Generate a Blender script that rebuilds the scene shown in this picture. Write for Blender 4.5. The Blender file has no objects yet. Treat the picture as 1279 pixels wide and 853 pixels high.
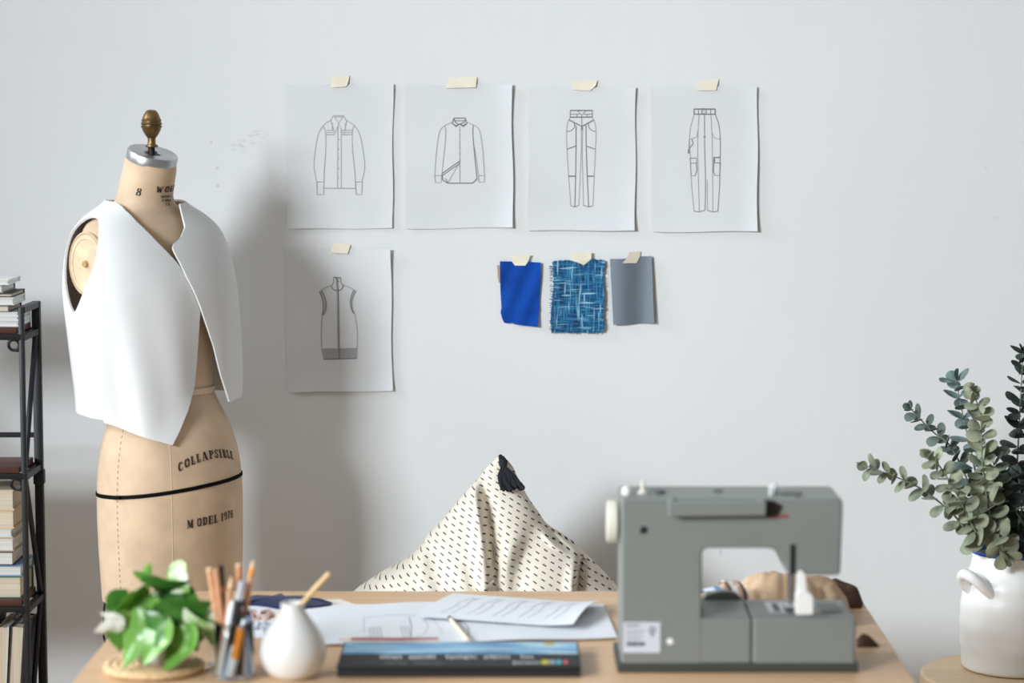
import bpy, bmesh, math, random
from mathutils import Vector, Matrix, Euler, noise
random.seed(7)
PI = math.pi
C = bpy.context.scene.collection
scene = bpy.context.scene

# ---------------------------------------------------------------- camera
W, H = 1279, 853
LENS = 85.0
FPX = W * LENS / 36.0
PITCH = math.radians(5.45)
CAM = Vector((0, 0, 1.65))
TZ = 0.74                                   # desk top height
YW = 5.2                                    # back wall


def ray(px, py):
    u = (px - W / 2) / FPX
    v = (H / 2 - py) / FPX
    c, s = math.cos(PITCH), math.sin(PITCH)
    return Vector((u, c + v * s, -s + v * c))


def P(px, py, Y):                           # point of the photo at depth Y
    d = ray(px, py)
    return CAM + d * (Y / d.y)


def T(px, py, z=TZ):                        # point of the photo on a level surface
    d = ray(px, py)
    return CAM + d * ((z - CAM.z) / d.z)


cd = bpy.data.cameras.new('camera')
cam = bpy.data.objects.new('camera', cd)
C.objects.link(cam)
cam.location = CAM
cam.rotation_euler = (PI / 2 - PITCH, 0, 0)
cd.lens = LENS
cd.sensor_width = 36
cd.clip_start = 0.05
cd.dof.use_dof = True
cd.dof.focus_distance = 5.0
cd.dof.aperture_fstop = 2.1
scene.camera = cam

# ---------------------------------------------------------------- materials


def lin(c):
    return tuple(((x / 255) / 12.92 if x / 255 <= .04045 else ((x / 255 + .055) / 1.055) ** 2.4) for x in c) + (1,)


class NT:
    def __init__(self, name):
        self.m = bpy.data.materials.new(name)
        self.m.use_nodes = True
        self.t = self.m.node_tree
        self.b = self.t.nodes['Principled BSDF']

    def n(self, typ, **kw):
        nd = self.t.nodes.new(typ)
        for k, v in kw.items():
            if k.startswith('i_'):
                nd.inputs[k[2:].replace('_', ' ')].default_value = v
            else:
                setattr(nd, k, v)
        return nd

    def l(self, a, b):
        self.t.links.new(a, b)

    def coord(self, kind='Object'):
        return self.n('ShaderNodeTexCoord').outputs[kind]

    def mapping(self, scale=(1, 1, 1), rot=(0, 0, 0), kind='Object'):
        mp = self.n('ShaderNodeMapping')
        mp.inputs['Scale'].default_value = scale
        mp.inputs['Rotation'].default_value = rot
        self.l(self.coord(kind), mp.inputs['Vector'])
        return mp.outputs['Vector']

    def math(self, op, a, b=None, c=None):
        nd = self.n('ShaderNodeMath', operation=op)
        for i, v in enumerate((a, b, c)):
            if v is None:
                continue
            if isinstance(v, (int, float)):
                nd.inputs[i].default_value = v
            else:
                self.l(v, nd.inputs[i])
        return nd.outputs[0]

    def ramp(self, fac, stops):
        r = self.n('ShaderNodeValToRGB')
        e = r.color_ramp.elements
        while len(e) < len(stops):
            e.new(0.5)
        for el, (p, c) in zip(e, stops):
            el.position = p
            el.color = c
        self.l(fac, r.inputs['Fac'])
        return r.outputs['Color']

    def mix(self, fac, a, b):
        m = self.n('ShaderNodeMix', data_type='RGBA')
        for i, v in ((0, fac), (6, a), (7, b)):
            if isinstance(v, (int, float, tuple)):
                m.inputs[i].default_value = v
            else:
                self.l(v, m.inputs[i])
        return m.outputs[2]

    def bump(self, h, strength, dist=0.002):
        b = self.n('ShaderNodeBump')
        b.inputs['Strength'].default_value = strength
        b.inputs['Distance'].default_value = dist
        self.l(h, b.inputs['Height'])
        self.l(b.outputs['Normal'], self.b.inputs['Normal'])


def mat(name, col, rough=.6, metal=0, var=.0, vs=12, bump=0, bs=60, sheen=0, col2=None, spec=None, coat=0):
    k = NT(name)
    c = lin(col)
    k.b.inputs['Roughness'].default_value = rough
    k.b.inputs['Metallic'].default_value = metal
    if spec is not None:
        k.b.inputs['Specular IOR Level'].default_value = spec
    if coat:
        k.b.inputs['Coat Weight'].default_value = coat
        k.b.inputs['Coat Roughness'].default_value = .08
    if sheen:
        k.b.inputs['Sheen Weight'].default_value = sheen
    nz = k.n('ShaderNodeTexNoise', i_Scale=vs, i_Detail=5.0)
    k.l(k.coord(), nz.inputs['Vector'])
    c2 = lin(col2) if col2 else tuple(max(0, x * (1 - var)) for x in c[:3]) + (1,)
    c1 = c if col2 else tuple(min(1, x * (1 + var * .6)) for x in c[:3]) + (1,)
    k.l(k.ramp(nz.outputs['Fac'], [(.35, c1), (.68, c2)]), k.b.inputs['Base Color'])
    if bump:
        n2 = k.n('ShaderNodeTexNoise', i_Scale=bs, i_Detail=3.0)
        k.l(k.coord(), n2.inputs['Vector'])
        k.bump(n2.outputs['Fac'], bump)
    return k.m


def wood(name, c1, c2, scale=1.0, axis='X', rough=.5):
    k = NT(name)
    sc = {'X': (1.2, 22, 22), 'Y': (22, 1.2, 22), 'Z': (22, 22, 1.2)}[axis]
    v = k.mapping(tuple(s * scale for s in sc))
    nz = k.n('ShaderNodeTexNoise', i_Scale=1.6, i_Detail=8.0, i_Roughness=.62, i_Distortion=.6)
    k.l(v, nz.inputs['Vector'])
    k.l(k.ramp(nz.outputs['Fac'], [(.3, lin(c1)), (.72, lin(c2))]), k.b.inputs['Base Color'])
    k.b.inputs['Roughness'].default_value = rough
    k.bump(nz.outputs['Fac'], .06, .001)
    return k.m


def fabric(name, c1, c2, freq=700, rough=.9, bump=.25, sheen=.15, mottled=.0):
    k = NT(name)
    sx = k.n('ShaderNodeTexWave', wave_type='BANDS', bands_direction='X', i_Scale=freq / 20, i_Distortion=.8)
    sz = k.n('ShaderNodeTexWave', wave_type='BANDS', bands_direction='Z', i_Scale=freq / 20, i_Distortion=.8)
    nz = k.n('ShaderNodeTexNoise', i_Scale=9.0, i_Detail=6.0)
    co = k.coord()
    for x in (sx, sz, nz):
        k.l(co, x.inputs['Vector'])
    h = k.math('MULTIPLY', sx.outputs['Fac'], sz.outputs['Fac'])
    base = k.mix(k.math('MULTIPLY', h, .5), lin(c1), lin(c2))
    dark = tuple(x * (1 - mottled) for x in lin(c2)[:3]) + (1,)
    f = k.n('ShaderNodeMapRange', i_From_Min=.5, i_From_Max=.75)
    k.l(nz.outputs['Fac'], f.inputs['Value'])
    k.l(k.mix(f.outputs['Result'], base, dark) if mottled else base, k.b.inputs['Base Color'])
    k.b.inputs['Roughness'].default_value = rough
    k.b.inputs['Sheen Weight'].default_value = sheen
    k.b.inputs['Specular IOR Level'].default_value = .2
    k.bump(h, bump, .0008)
    return k.m


# ---------------------------------------------------------------- mesh helpers


def finish(bm, name, m, parent=None, smooth=35, solid=0, subsurf=0):
    me = bpy.data.meshes.new(name)
    bmesh.ops.recalc_face_normals(bm, faces=bm.faces) if not solid else None
    bm.to_mesh(me)
    bm.free()
    o = bpy.data.objects.new(name, me)
    C.objects.link(o)
    if m is not None:
        for mm in (m if isinstance(m, (list, tuple)) else [m]):
            me.materials.append(mm)
    if parent is not None:
        o.parent = parent
        o.matrix_parent_inverse = parent.matrix_basis.inverted()
    if smooth:
        for p in me.polygons:
            p.use_smooth = True
        me.set_sharp_from_angle(angle=math.radians(smooth))
    if solid:
        md = o.modifiers.new('thickness', 'SOLIDIFY')
        md.thickness = abs(solid)
        md.offset = 1 if solid > 0 else -1
        es = o.modifiers.new('crisp rim', 'EDGE_SPLIT')
        es.split_angle = math.radians(max(smooth, 50) if smooth < 179 else 70)
    if smooth == 30:
        wn = o.modifiers.new('even shading', 'WEIGHTED_NORMAL')
        wn.keep_sharp = True
        wn.weight = 100
    if subsurf:
        md = o.modifiers.new('smooth', 'SUBSURF')
        md.levels = md.render_levels = subsurf
    return o


def tag(o, label=None, cat=None, group=None, kind=None):
    if label:
        o['label'] = label
    if cat:
        o['category'] = cat
    if group:
        o['group'] = group
    if kind:
        o['kind'] = kind
    return o


def thing(name, label, cat, loc=(0, 0, 0), group=None):
    o = bpy.data.objects.new(name, None)
    o.empty_display_size = .05
    C.objects.link(o)
    o.location = loc
    bpy.context.view_layer.update()
    return tag(o, label, cat, group)


def bx(bm, x0, x1, y0, y1, z0, z1, bev=0, seg=2, M=None):
    vs = [bm.verts.new(v) for v in ((x0, y0, z0), (x1, y0, z0), (x1, y1, z0), (x0, y1, z0),
                                    (x0, y0, z1), (x1, y0, z1), (x1, y1, z1), (x0, y1, z1))]
    if M is not None:
        for v in vs:
            v.co = M @ v.co
    fs = [bm.faces.new([vs[i] for i in q]) for q in ((3, 2, 1, 0), (4, 5, 6, 7), (0, 1, 5, 4), (1, 2, 6, 5), (2, 3, 7, 6), (3, 0, 4, 7))]
    if bev:
        es = list({e for f in fs for e in f.edges})
        bmesh.ops.bevel(bm, geom=es, offset=bev, segments=seg, affect='EDGES', profile=.5)
    return bm


def box(*a, **k):
    return bx(bmesh.new(), *a, **k)


def frames(pts):
    """parallel transport frames along a polyline"""
    n = len(pts)
    tang = []
    for i in range(n):
        a = pts[max(0, i - 1)]
        b = pts[min(n - 1, i + 1)]
        tang.append((b - a).normalized())
    ref = Vector((0, 0, 1)) if abs(tang[0].z) < .9 else Vector((1, 0, 0))
    u = tang[0].cross(ref).normalized()
    out = []
    for t in tang:
        u = (u - t * u.dot(t)).normalized()
        out.append((t, u, t.cross(u)))
    return out


def tube(bm, pts, r, n=10, cap=True, flat=1.0):
    pts = [Vector(p) for p in pts]
    rs = r if isinstance(r, (list, tuple)) else [r] * len(pts)
    rings = []
    for p, rr, (t, u, w) in zip(pts, rs, frames(pts)):
        rings.append([bm.verts.new(p + (u * math.cos(2 * PI * k / n) + w * math.sin(2 * PI * k / n) * flat) * rr) for k in range(n)])
    for a, b in zip(rings, rings[1:]):
        for k in range(n):
            bm.faces.new((a[k], a[(k + 1) % n], b[(k + 1) % n], b[k]))
    if cap:
        bm.faces.new(rings[0][::-1])
        bm.faces.new(rings[-1])
    return bm


def lathe(bm, prof, c=(0, 0, 0), n=40, M=None, cap0=True, cap1=True, wob=None):
    """prof: (r, z) list from bottom to top, around the vertical through c"""
    c = Vector(c)
    rings = []
    for r, z in prof:
        ring = []
        for k in range(n):
            a = 2 * PI * k / n
            rr = r * (1 + (wob(a, z) if wob else 0))
            v = Vector((rr * math.cos(a), rr * math.sin(a), z))
            if M is not None:
                v = M @ v
            ring.append(bm.verts.new(v + c))
        rings.append(ring)
    for a, b in zip(rings, rings[1:]):
        for k in range(n):
            bm.faces.new((a[k], a[(k + 1) % n], b[(k + 1) % n], b[k]))
    if cap0:
        bm.faces.new(rings[0][::-1])
    if cap1:
        bm.faces.new(rings[-1])
    return bm


def smooth_poly(pts, n=4, closed=False):
    """Catmull-Rom through 2-D or 3-D points"""
    pts = [Vector(p) for p in pts]
    out = []
    m = len(pts)
    rng = range(m) if closed else range(m - 1)
    for i in rng:
        p0 = pts[(i - 1) % m] if closed or i > 0 else pts[0]
        p1, p2 = pts[i], pts[(i + 1) % m]
        p3 = pts[(i + 2) % m] if closed or i + 2 < m else pts[-1]
        for k in range(n):
            t = k / n
            out.append(.5 * ((2 * p1) + (p2 - p0) * t + (2 * p0 - 5 * p1 + 4 * p2 - p3) * t * t + (3 * p1 - p0 - 3 * p2 + p3) * t ** 3))
    if not closed:
        out.append(pts[-1])
    return out


def interp(tab, x):
    """piecewise smooth interpolation of rows (x, v1, v2, ...) ascending in x"""
    if x <= tab[0][0]:
        return tab[0][1:]
    for a, b in zip(tab, tab[1:]):
        if x <= b[0]:
            t = (x - a[0]) / (b[0] - a[0])
            return tuple(p + (q - p) * t for p, q in zip(a[1:], b[1:]))
    return tab[-1][1:]


def sminterp(tab, x):
    """Catmull-Rom version of interp"""
    n = len(tab)
    if x <= tab[0][0]:
        return tab[0][1:]
    for i in range(n - 1):
        a, b = tab[i], tab[i + 1]
        if x <= b[0]:
            h = b[0] - a[0]
            t = (x - a[0]) / h
            res = []
            for j in range(1, len(a)):
                ma = ((b[j] - tab[i - 1][j]) / (b[0] - tab[i - 1][0]) if i > 0 else (b[j] - a[j]) / h) * h
                mb = ((tab[i + 2][j] - a[j]) / (tab[i + 2][0] - a[0]) if i + 2 < n else (b[j] - a[j]) / h) * h
                t2, t3 = t * t, t ** 3
                res.append((2 * t3 - 3 * t2 + 1) * a[j] + (t3 - 2 * t2 + t) * ma + (-2 * t3 + 3 * t2) * b[j] + (t3 - t2) * mb)
            return tuple(res)
    return tab[-1][1:]


def prism(bm, poly, y0, y1, bev=0, seg=3, ang=25):
    """poly: (x, z) outline extruded from y0 to y1, with rounded front and back edges"""
    pts = [Vector(p) for p in poly]
    keep = [p for i, p in enumerate(pts) if (p - pts[i - 1]).length > 1e-6]
    area = sum(a.x * b.y - b.x * a.y for a, b in zip(keep, keep[1:] + keep[:1]))
    n = len(keep)

    def inset(r):
        out = []
        for i in range(n):
            p = keep[i]
            d0 = (p - keep[i - 1]).normalized()
            d1 = (keep[(i + 1) % n] - p).normalized()
            n0, n1 = Vector((-d0.y, d0.x)), Vector((-d1.y, d1.x))
            m = (n0 + n1)
            k = m.length_squared / 2
            q = m / k if k > .2 else m.normalized()
            out.append(p + q * (r if area > 0 else -r))
        return out
    layers = []
    if bev:
        for k in range(seg + 1):
            t = PI / 2 * k / seg
            layers.append((inset(bev * (1 - math.sin(t))), y0 + bev * (1 - math.cos(t))))
        for k in range(seg, -1, -1):
            t = PI / 2 * k / seg
            layers.append((inset(bev * (1 - math.sin(t))), y1 - bev * (1 - math.cos(t))))
    else:
        layers = [(keep, y0), (keep, y1)]
    rings = [[bm.verts.new((p.x, y, p.y)) for p in q] for q, y in layers]
    from mathutils.geometry import tessellate_polygon
    for ring, flip in ((rings[0], False), (rings[-1], True)):
        for tri in tessellate_polygon([[Vector((v.co.x, v.co.z, 0)) for v in ring]]):
            bm.faces.new([ring[i] for i in tri])
    for a, b in zip(rings, rings[1:]):
        for i in range(n):
            bm.faces.new((a[i], b[i], b[(i + 1) % n], a[(i + 1) % n]))
    bmesh.ops.recalc_face_normals(bm, faces=bm.faces)
    return bm


def rounded(poly, radii, n=5):
    """round the corners of a 2-D polygon"""
    out = []
    m = len(poly)
    for i in range(m):
        r = radii[i] if isinstance(radii, (list, tuple)) else radii
        p = Vector(poly[i])
        if r <= 0:
            out.append(tuple(p))
            continue
        a = (Vector(poly[i - 1]) - p)
        b = (Vector(poly[(i + 1) % m]) - p)
        d = min(r, a.length * .45, b.length * .45)
        A = p + a.normalized() * d
        B = p + b.normalized() * d
        for k in range(n + 1):
            t = k / n
            out.append(tuple((1 - t) ** 2 * A + 2 * t * (1 - t) * p + t * t * B))
    return out


def ribbon(bm, pts, w, nrm, lift=0):
    """flat line of width w along pts, lying across normal nrm"""
    pts = [Vector(p) for p in pts]
    prev = None
    for i, p in enumerate(pts):
        t = (pts[min(i + 1, len(pts) - 1)] - pts[max(i - 1, 0)])
        if t.length < 1e-9:
            continue
        s = t.normalized().cross(nrm).normalized() * (w / 2)
        q = p + nrm * lift
        cur = (bm.verts.new(q + s), bm.verts.new(q - s))
        if prev:
            bm.faces.new((prev[0], cur[0], cur[1], prev[1]))
        prev = cur
    return bm


def clip_faces(verts, faces, f):
    """keep the side of a polygon mesh where f(vertex index value) > 0; new vertices on the cut"""
    val = [f(v) for v in verts]
    nv, remap, cut = [], {}, {}

    def keep(i):
        if i not in remap:
            remap[i] = len(nv)
            nv.append(verts[i])
        return remap[i]

    def edge(i, j):
        k = (min(i, j), max(i, j))
        if k not in cut:
            a, b = k
            t = val[a] / (val[a] - val[b])
            t = min(max(t, .001), .999)
            cut[k] = len(nv)
            nv.append(tuple(p + (q - p) * t for p, q in zip(verts[a], verts[b])))
        return cut[k]
    out = []
    for fc in faces:
        poly = []
        for a, b in zip(fc, fc[1:] + fc[:1]):
            if val[a] > 0:
                poly.append(keep(a))
            if (val[a] > 0) != (val[b] > 0):
                poly.append(edge(a, b))
        if len(poly) >= 3:
            out.append(poly)
    return nv, out


def bm_from(verts, faces, conv=lambda v: v):
    bm = bmesh.new()
    vs = [bm.verts.new(conv(v)) for v in verts]
    for f in faces:
        try:
            bm.faces.new([vs[i] for i in f])
        except ValueError:
            pass
    return bm


def polyface(bm, pts, thick, nrm, sub=0):
    """a flat outline given real thickness along nrm"""
    a = [bm.verts.new(Vector(p)) for p in pts]
    b = [bm.verts.new(Vector(p) + nrm * thick) for p in pts]
    n = len(pts)
    bm.faces.new(a)
    bm.faces.new(b[::-1])
    for i in range(n):
        bm.faces.new((a[i], b[i], b[(i + 1) % n], a[(i + 1) % n]))
    return bm


# stencil alphabet: strokes (points, width) on a 1-unit tall letter
SER = .085


def _s(x0, x1, y):
    return ([(x0, y), (x1, y)], SER)


GLYPH = {
    'I': (.5, [([(.25, 0), (.25, 1)], .26), _s(.02, .48, .04), _s(.02, .48, .96)]),
    'L': (.66, [([(.2, 0), (.2, 1)], .24), _s(0, .42, .96), _s(0, .62, .04), ([(.58, .04), (.58, .32)], .09)]),
    'E': (.68, [([(.2, 0), (.2, 1)], .24), _s(0, .6, .96), _s(0, .62, .04), _s(.34, .5, .52), ([(.58, .04), (.58, .32)], .09), ([(.56, .96), (.56, .7)], .09), ([(.47, .4), (.47, .64)], .07)]),
    'F': (.64, [([(.2, 0), (.2, 1)], .24), _s(0, .6, .96), _s(0, .4, .04), _s(.34, .5, .52), ([(.56, .96), (.56, .7)], .09)]),
    'A': (.82, [([(.14, .0), (.36, .98)], .1), ([(.66, 0), (.42, 1)], .25), _s(.24, .5, .33), _s(0, .28, .04), _s(.48, .84, .04)]),
    'P': (.7, [([(.2, 0), (.2, 1)], .24), _s(0, .4, .04), _s(0, .32, .96), ([(.38, .93), (.56, .88), (.6, .74), (.56, .58), (.38, .52)], .17)]),
    'B': (.72, [([(.2, 0), (.2, 1)], .24), _s(0, .32, .04), _s(0, .32, .96), ([(.38, .93), (.54, .88), (.57, .76), (.52, .62), (.38, .56)], .16), ([(.38, .46), (.56, .42), (.62, .26), (.56, .1), (.38, .06)], .18)]),
    'D': (.78, [([(.2, 0), (.2, 1)], .24), _s(0, .32, .04), _s(0, .32, .96), ([(.4, .94), (.58, .84), (.65, .5), (.58, .16), (.4, .06)], .2)]),
    'O': (.8, [([(.34, .97), (.18, .82), (.12, .5), (.18, .18), (.34, .03)], .2), ([(.46, .97), (.62, .82), (.68, .5), (.62, .18), (.46, .03)], .2)]),
    'C': (.74, [([(.36, .97), (.18, .82), (.12, .5), (.18, .18), (.36, .03)], .21), ([(.44, .96), (.58, .9), (.62, .68)], .1), ([(.44, .04), (.58, .1), (.64, .28)], .1)]),
    'S': (.64, [([(.56, .7), (.52, .9), (.32, .96), (.14, .86), (.14, .68), (.3, .55)], .15), ([(.3, .5), (.5, .38), (.52, .18), (.34, .05), (.12, .1), (.07, .32)], .16)]),
    'M': (1.0, [([(.16, 0), (.16, 1)], .1), ([(.2, .96), (.48, .1)], .2), ([(.52, .1), (.78, .96)], .1), ([(.8, 0), (.8, 1)], .24), _s(0, .32, .04), _s(.62, .98, .04), _s(0, .22, .96), _s(.72, .98, .96)]),
    'W': (1.0, [([(.14, .96), (.3, 0)], .2), ([(.32, .0), (.48, .8)], .1), ([(.5, .8), (.66, 0)], .2), ([(.7, 0), (.84, .96)], .1), _s(0, .3, .96), _s(.74, .98, .96)]),
    'R': (.76, [([(.2, 0), (.2, 1)], .24), _s(0, .4, .04), _s(0, .32, .96), ([(.38, .93), (.56, .88), (.6, .74), (.54, .6), (.38, .54)], .17), ([(.42, .48), (.66, .0)], .2)]),
    '1': (.5, [([(.26, 0), (.26, 1)], .22), _s(.06, .46, .04), ([(.08, .84), (.24, .96)], .1)]),
    '9': (.62, [([(.28, .96), (.12, .85), (.1, .68), (.28, .5)], .16), ([(.36, .96), (.5, .8), (.52, .5), (.44, .2), (.2, .03)], .17)]),
    '7': (.6, [([(.06, .93), (.54, .93)], .14), ([(.5, .9), (.3, .5), (.24, 0)], .18)]),
    '8': (.66, [([(.27, .97), (.15, .86), (.14, .7), (.24, .52), (.1, .32), (.11, .14), (.26, .03)], .15), ([(.39, .97), (.51, .86), (.52, .7), (.42, .52), (.56, .32), (.55, .14), (.40, .03)], .15)]),
}


def stencil(bm, text, h, place, track=.16, arc=0):
    """place(u, v) -> world point; u runs along the text centred on 0"""
    widths = [GLYPH[c][0] if c != ' ' else .3 for c in text]
    total = sum(widths) + track * (len(text) - 1)
    u = -total / 2
    for c, w in zip(text, widths):
        if c != ' ':
            for pts, sw in GLYPH[c][1]:
                dense = []
                for a, b in zip(pts, pts[1:]):
                    for k in range(3):
                        dense.append((a[0] + (b[0] - a[0]) * k / 3, a[1] + (b[1] - a[1]) * k / 3))
                dense.append(pts[-1])
                prev = None
                for i, p in enumerate(dense):
                    q0 = dense[max(0, i - 1)]
                    q1 = dense[min(len(dense) - 1, i + 1)]
                    d = Vector((q1[0] - q0[0], q1[1] - q0[1])).normalized()
                    s = Vector((-d.y, d.x)) * sw / 2
                    cur = []
                    for sg in (1, -1):
                        uu = (u + p[0] + s.x * sg)
                        vv = p[1] + s.y * sg
                        cur.append(bm.verts.new(place(uu * h, vv * h)))
                    if prev:
                        bm.faces.new((prev[0], cur[0], cur[1], prev[1]))
                    prev = cur
        u += w + track
    return bm

# ================================================================ THE ROOM
def wall_material():
    k = NT('wall_paint')
    co = k.coord()
    nz = k.n('ShaderNodeTexNoise', i_Scale=1.1, i_Detail=4.0)
    k.l(co, nz.inputs['Vector'])
    base = k.ramp(nz.outputs['Fac'], [(.3, (.735, .745, .75, 1)), (.7, (.705, .715, .72, 1))])
    # scuffs and small dirt marks on the paint
    fine = k.n('ShaderNodeTexNoise', i_Scale=55.0, i_Detail=4.0)
    k.l(k.mapping((1, 1, 2.4), (0, .35, 0)), fine.inputs['Vector'])
    sep = k.n('ShaderNodeSeparateXYZ')
    k.l(co, sep.inputs[0])
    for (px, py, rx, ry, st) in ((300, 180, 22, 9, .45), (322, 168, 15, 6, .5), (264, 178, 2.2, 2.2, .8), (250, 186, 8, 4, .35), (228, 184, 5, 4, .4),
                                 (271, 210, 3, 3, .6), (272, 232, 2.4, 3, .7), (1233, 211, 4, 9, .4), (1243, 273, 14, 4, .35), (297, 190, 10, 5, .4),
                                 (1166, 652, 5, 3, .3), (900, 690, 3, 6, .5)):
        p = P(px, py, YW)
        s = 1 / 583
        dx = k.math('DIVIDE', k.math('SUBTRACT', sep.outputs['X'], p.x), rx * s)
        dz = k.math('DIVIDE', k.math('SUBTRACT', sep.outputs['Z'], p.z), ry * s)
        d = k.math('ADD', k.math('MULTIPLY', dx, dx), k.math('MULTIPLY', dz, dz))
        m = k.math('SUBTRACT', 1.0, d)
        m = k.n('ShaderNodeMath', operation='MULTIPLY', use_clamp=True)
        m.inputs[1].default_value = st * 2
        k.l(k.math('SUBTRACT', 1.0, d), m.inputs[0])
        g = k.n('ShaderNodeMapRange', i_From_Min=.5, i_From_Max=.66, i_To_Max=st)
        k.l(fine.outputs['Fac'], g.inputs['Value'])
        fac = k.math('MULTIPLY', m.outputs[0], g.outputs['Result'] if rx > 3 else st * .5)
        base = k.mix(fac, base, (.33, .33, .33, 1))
    k.l(base, k.b.inputs['Base Color'])
    k.b.inputs['Roughness'].default_value = .75
    k.b.inputs['Specular IOR Level'].default_value = .25
    n2 = k.n('ShaderNodeTexNoise', i_Scale=26.0, i_Detail=5.0)
    k.l(k.mapping((1, 1, .35)), n2.inputs['Vector'])
    k.bump(n2.outputs['Fac'], .12, .004)
    return k.m


WALL = wall_material()
PLAIN = mat('wall_paint_plain', (222, 224, 225), .8, var=.03, vs=2)
FLOORM = wood('floor_wood', (214, 190, 160), (192, 164, 132), .6, 'X')
FRAMEM = mat('window_frame_paint', (235, 235, 232), .5, var=.02)

XL, XR, YF, ZC = -3.3, 3.2, -2.4, 3.9
tag(finish(box(XL - .1, XR, YW, YW + .1, 0, ZC), 'wall_back', WALL, smooth=0), kind='structure')
tag(finish(box(XL - .1, XR, YF, YW, -.06, 0), 'floor', FLOORM, smooth=0), kind='structure')
tag(finish(box(XL - .1, XR, YF, YW + .1, ZC, ZC + .08), 'ceiling', PLAIN, smooth=0), kind='structure')
# left wall with a wide window opening
WY0, WY1, WZ0, WZ1 = 3.2, 4.75, .95, 3.7
VZ0 = 1.7
bm = bmesh.new()
VY0, VY1 = -1.1, 1.9                       # a second window nearer the camera
bx(bm, XL - .1, XL, YF, VY0, 0, ZC)
bx(bm, XL - .1, XL, VY1, WY0, 0, ZC)
bx(bm, XL - .1, XL, WY1, YW, 0, ZC)
for (a, b, c) in ((VY0, VY1, VZ0), (WY0, WY1, WZ0)):
    bx(bm, XL - .1, XL, a, b, 0, c)
    bx(bm, XL - .1, XL, a, b, WZ1, ZC)
tag(finish(bm, 'wall_left', PLAIN, smooth=0), kind='structure')
for i, (y0, y1, z0) in enumerate(((WY0, WY1, WZ0), (VY0, VY1, VZ0))):
    bm = bmesh.new()
    for (a, b, c, d) in ((y0, y0 + .04, z0, WZ1), (y1 - .04, y1, z0, WZ1), (y0, y1, z0, z0 + .04), (y0, y1, WZ1 - .04, WZ1)):
        bx(bm, XL - .08, XL - .02, a, b, c, d)
    tag(finish(bm, 'window_%d' % (i + 1), FRAMEM, smooth=0), kind='structure')

# ================================================================ DESK
WOODM = wood('desk_oak', (226, 190, 152), (205, 165, 124), 1.0, 'X', .42)
WOODL = wood('desk_leg_oak', (212, 175, 136), (186, 146, 108), 1.0, 'Z', .5)
bl, br = T(181, 738), T(1070, 738)
fl, fr = T(88, 853), T(1145, 853)
YFR = 3.66


def along(a, b, y):
    t = (y - a.y) / (b.y - a.y)
    return a + (b - a) * t


DESK = thing('desk', 'pale oak desk that carries the sewing machine, papers and pens', 'desk', (0, 4.1, 0))
q = [along(bl, fl, YFR), along(br, fr, YFR), br, bl]
bm = bmesh.new()
lo = [bm.verts.new((p.x, p.y, TZ - .032)) for p in q]
hi = [bm.verts.new((p.x, p.y, TZ)) for p in q]
bm.faces.new(lo[::-1])
bm.faces.new(hi)
for i in range(4):
    bm.faces.new((lo[i], lo[(i + 1) % 4], hi[(i + 1) % 4], hi[i]))
bmesh.ops.bevel(bm, geom=list(bm.edges), offset=.003, segments=2, affect='EDGES')
finish(bm, 'desk_top', WOODM, DESK)
for (x, y) in ((q[0].x + .07, q[0].y + .06), (q[1].x - .07, q[1].y + .06), (q[2].x - .05, q[2].y - .05), (q[3].x + .05, q[3].y - .05)):
    bm = bmesh.new()
    tube(bm, [(x, y, 0), (x, y, TZ - .034)], [.017, .026], 16)
    finish(bm, 'leg', WOODL, DESK)
bm = bmesh.new()
bx(bm, q[3].x + .08, q[2].x - .08, q[2].y - .06, q[2].y - .04, TZ - .1, TZ - .034)
finish(bm, 'apron', WOODL, DESK, smooth=0)
bm = bmesh.new()
bx(bm, q[0].x + .1, q[1].x - .1, q[0].y + .05, q[0].y + .07, TZ - .1, TZ - .034)
finish(bm, 'apron', WOODL, DESK, smooth=0)

# ================================================================ DRESS FORM
FY = 4.83
FX = P(212, 600, FY).x
TH = math.radians(47)
ST, CT = math.sin(TH), math.cos(TH)
FS = 1 / (FPX / (FY * math.cos(PITCH) + 1.0 * math.sin(PITCH)))     # metres per photo pixel at the form


def fz(row):
    return P(212, row, FY).z


def fw(x, y, z):                            # form's own left / front / up -> world
    return Vector((FX + x * CT + y * ST, FY + x * ST - y * CT, z))


# row, half width, half depth, front offset, forward tilt (deg)
BODY = [(200, .0485, .0485, -.044, 19), (206, .0495, .0495, -.046, 19), (222, .0515, .052, -.055, 14), (238, .0535, .053, -.063, 9), (250, .058, .055, -.067, 5),
        (258, .070, .057, -.067, 3), (268, .104, .061, -.066, 2), (280, .137, .074, -.064, 0), (300, .150, .088, -.060, 0), (325, .153, .100, -.052, 0),
        (355, .148, .107, -.046, 0), (390, .135, .105, -.038, 0), (420, .121, .096, -.028, 0), (450, .107, .085, -.017, 0), (478, .098, .079, -.007, 0),
        (488, .098, .080, -.005, 0), (505, .110, .089, -.004, 0), (530, .130, .104, -.002, 0), (565, .145, .119, 0, 0), (600, .151, .125, .001, 0), (640, .152, .126, .001, 0),
        (690, .150, .124, .002, 0), (743, .146, .120, .003, 0)]


def body_pt(row, phi, off=0.0):
    a, b, c, tl = sminterp(BODY, row)
    s, k = math.sin(phi), math.cos(phi)
    e = .92
    x = (a + off) * math.copysign(abs(s) ** e, s)
    yl = (b + off) * math.copysign(abs(k) ** e, k)
    # bust
    g = math.exp(-((row - 352) / 34) ** 2)
    for sg in (-1, 1):
        yl += .016 * g * math.exp(-((phi - sg * .62) / .38) ** 2)
    z = fz(row) - math.tan(math.radians(tl)) * yl
    return x, yl + c, z


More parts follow.
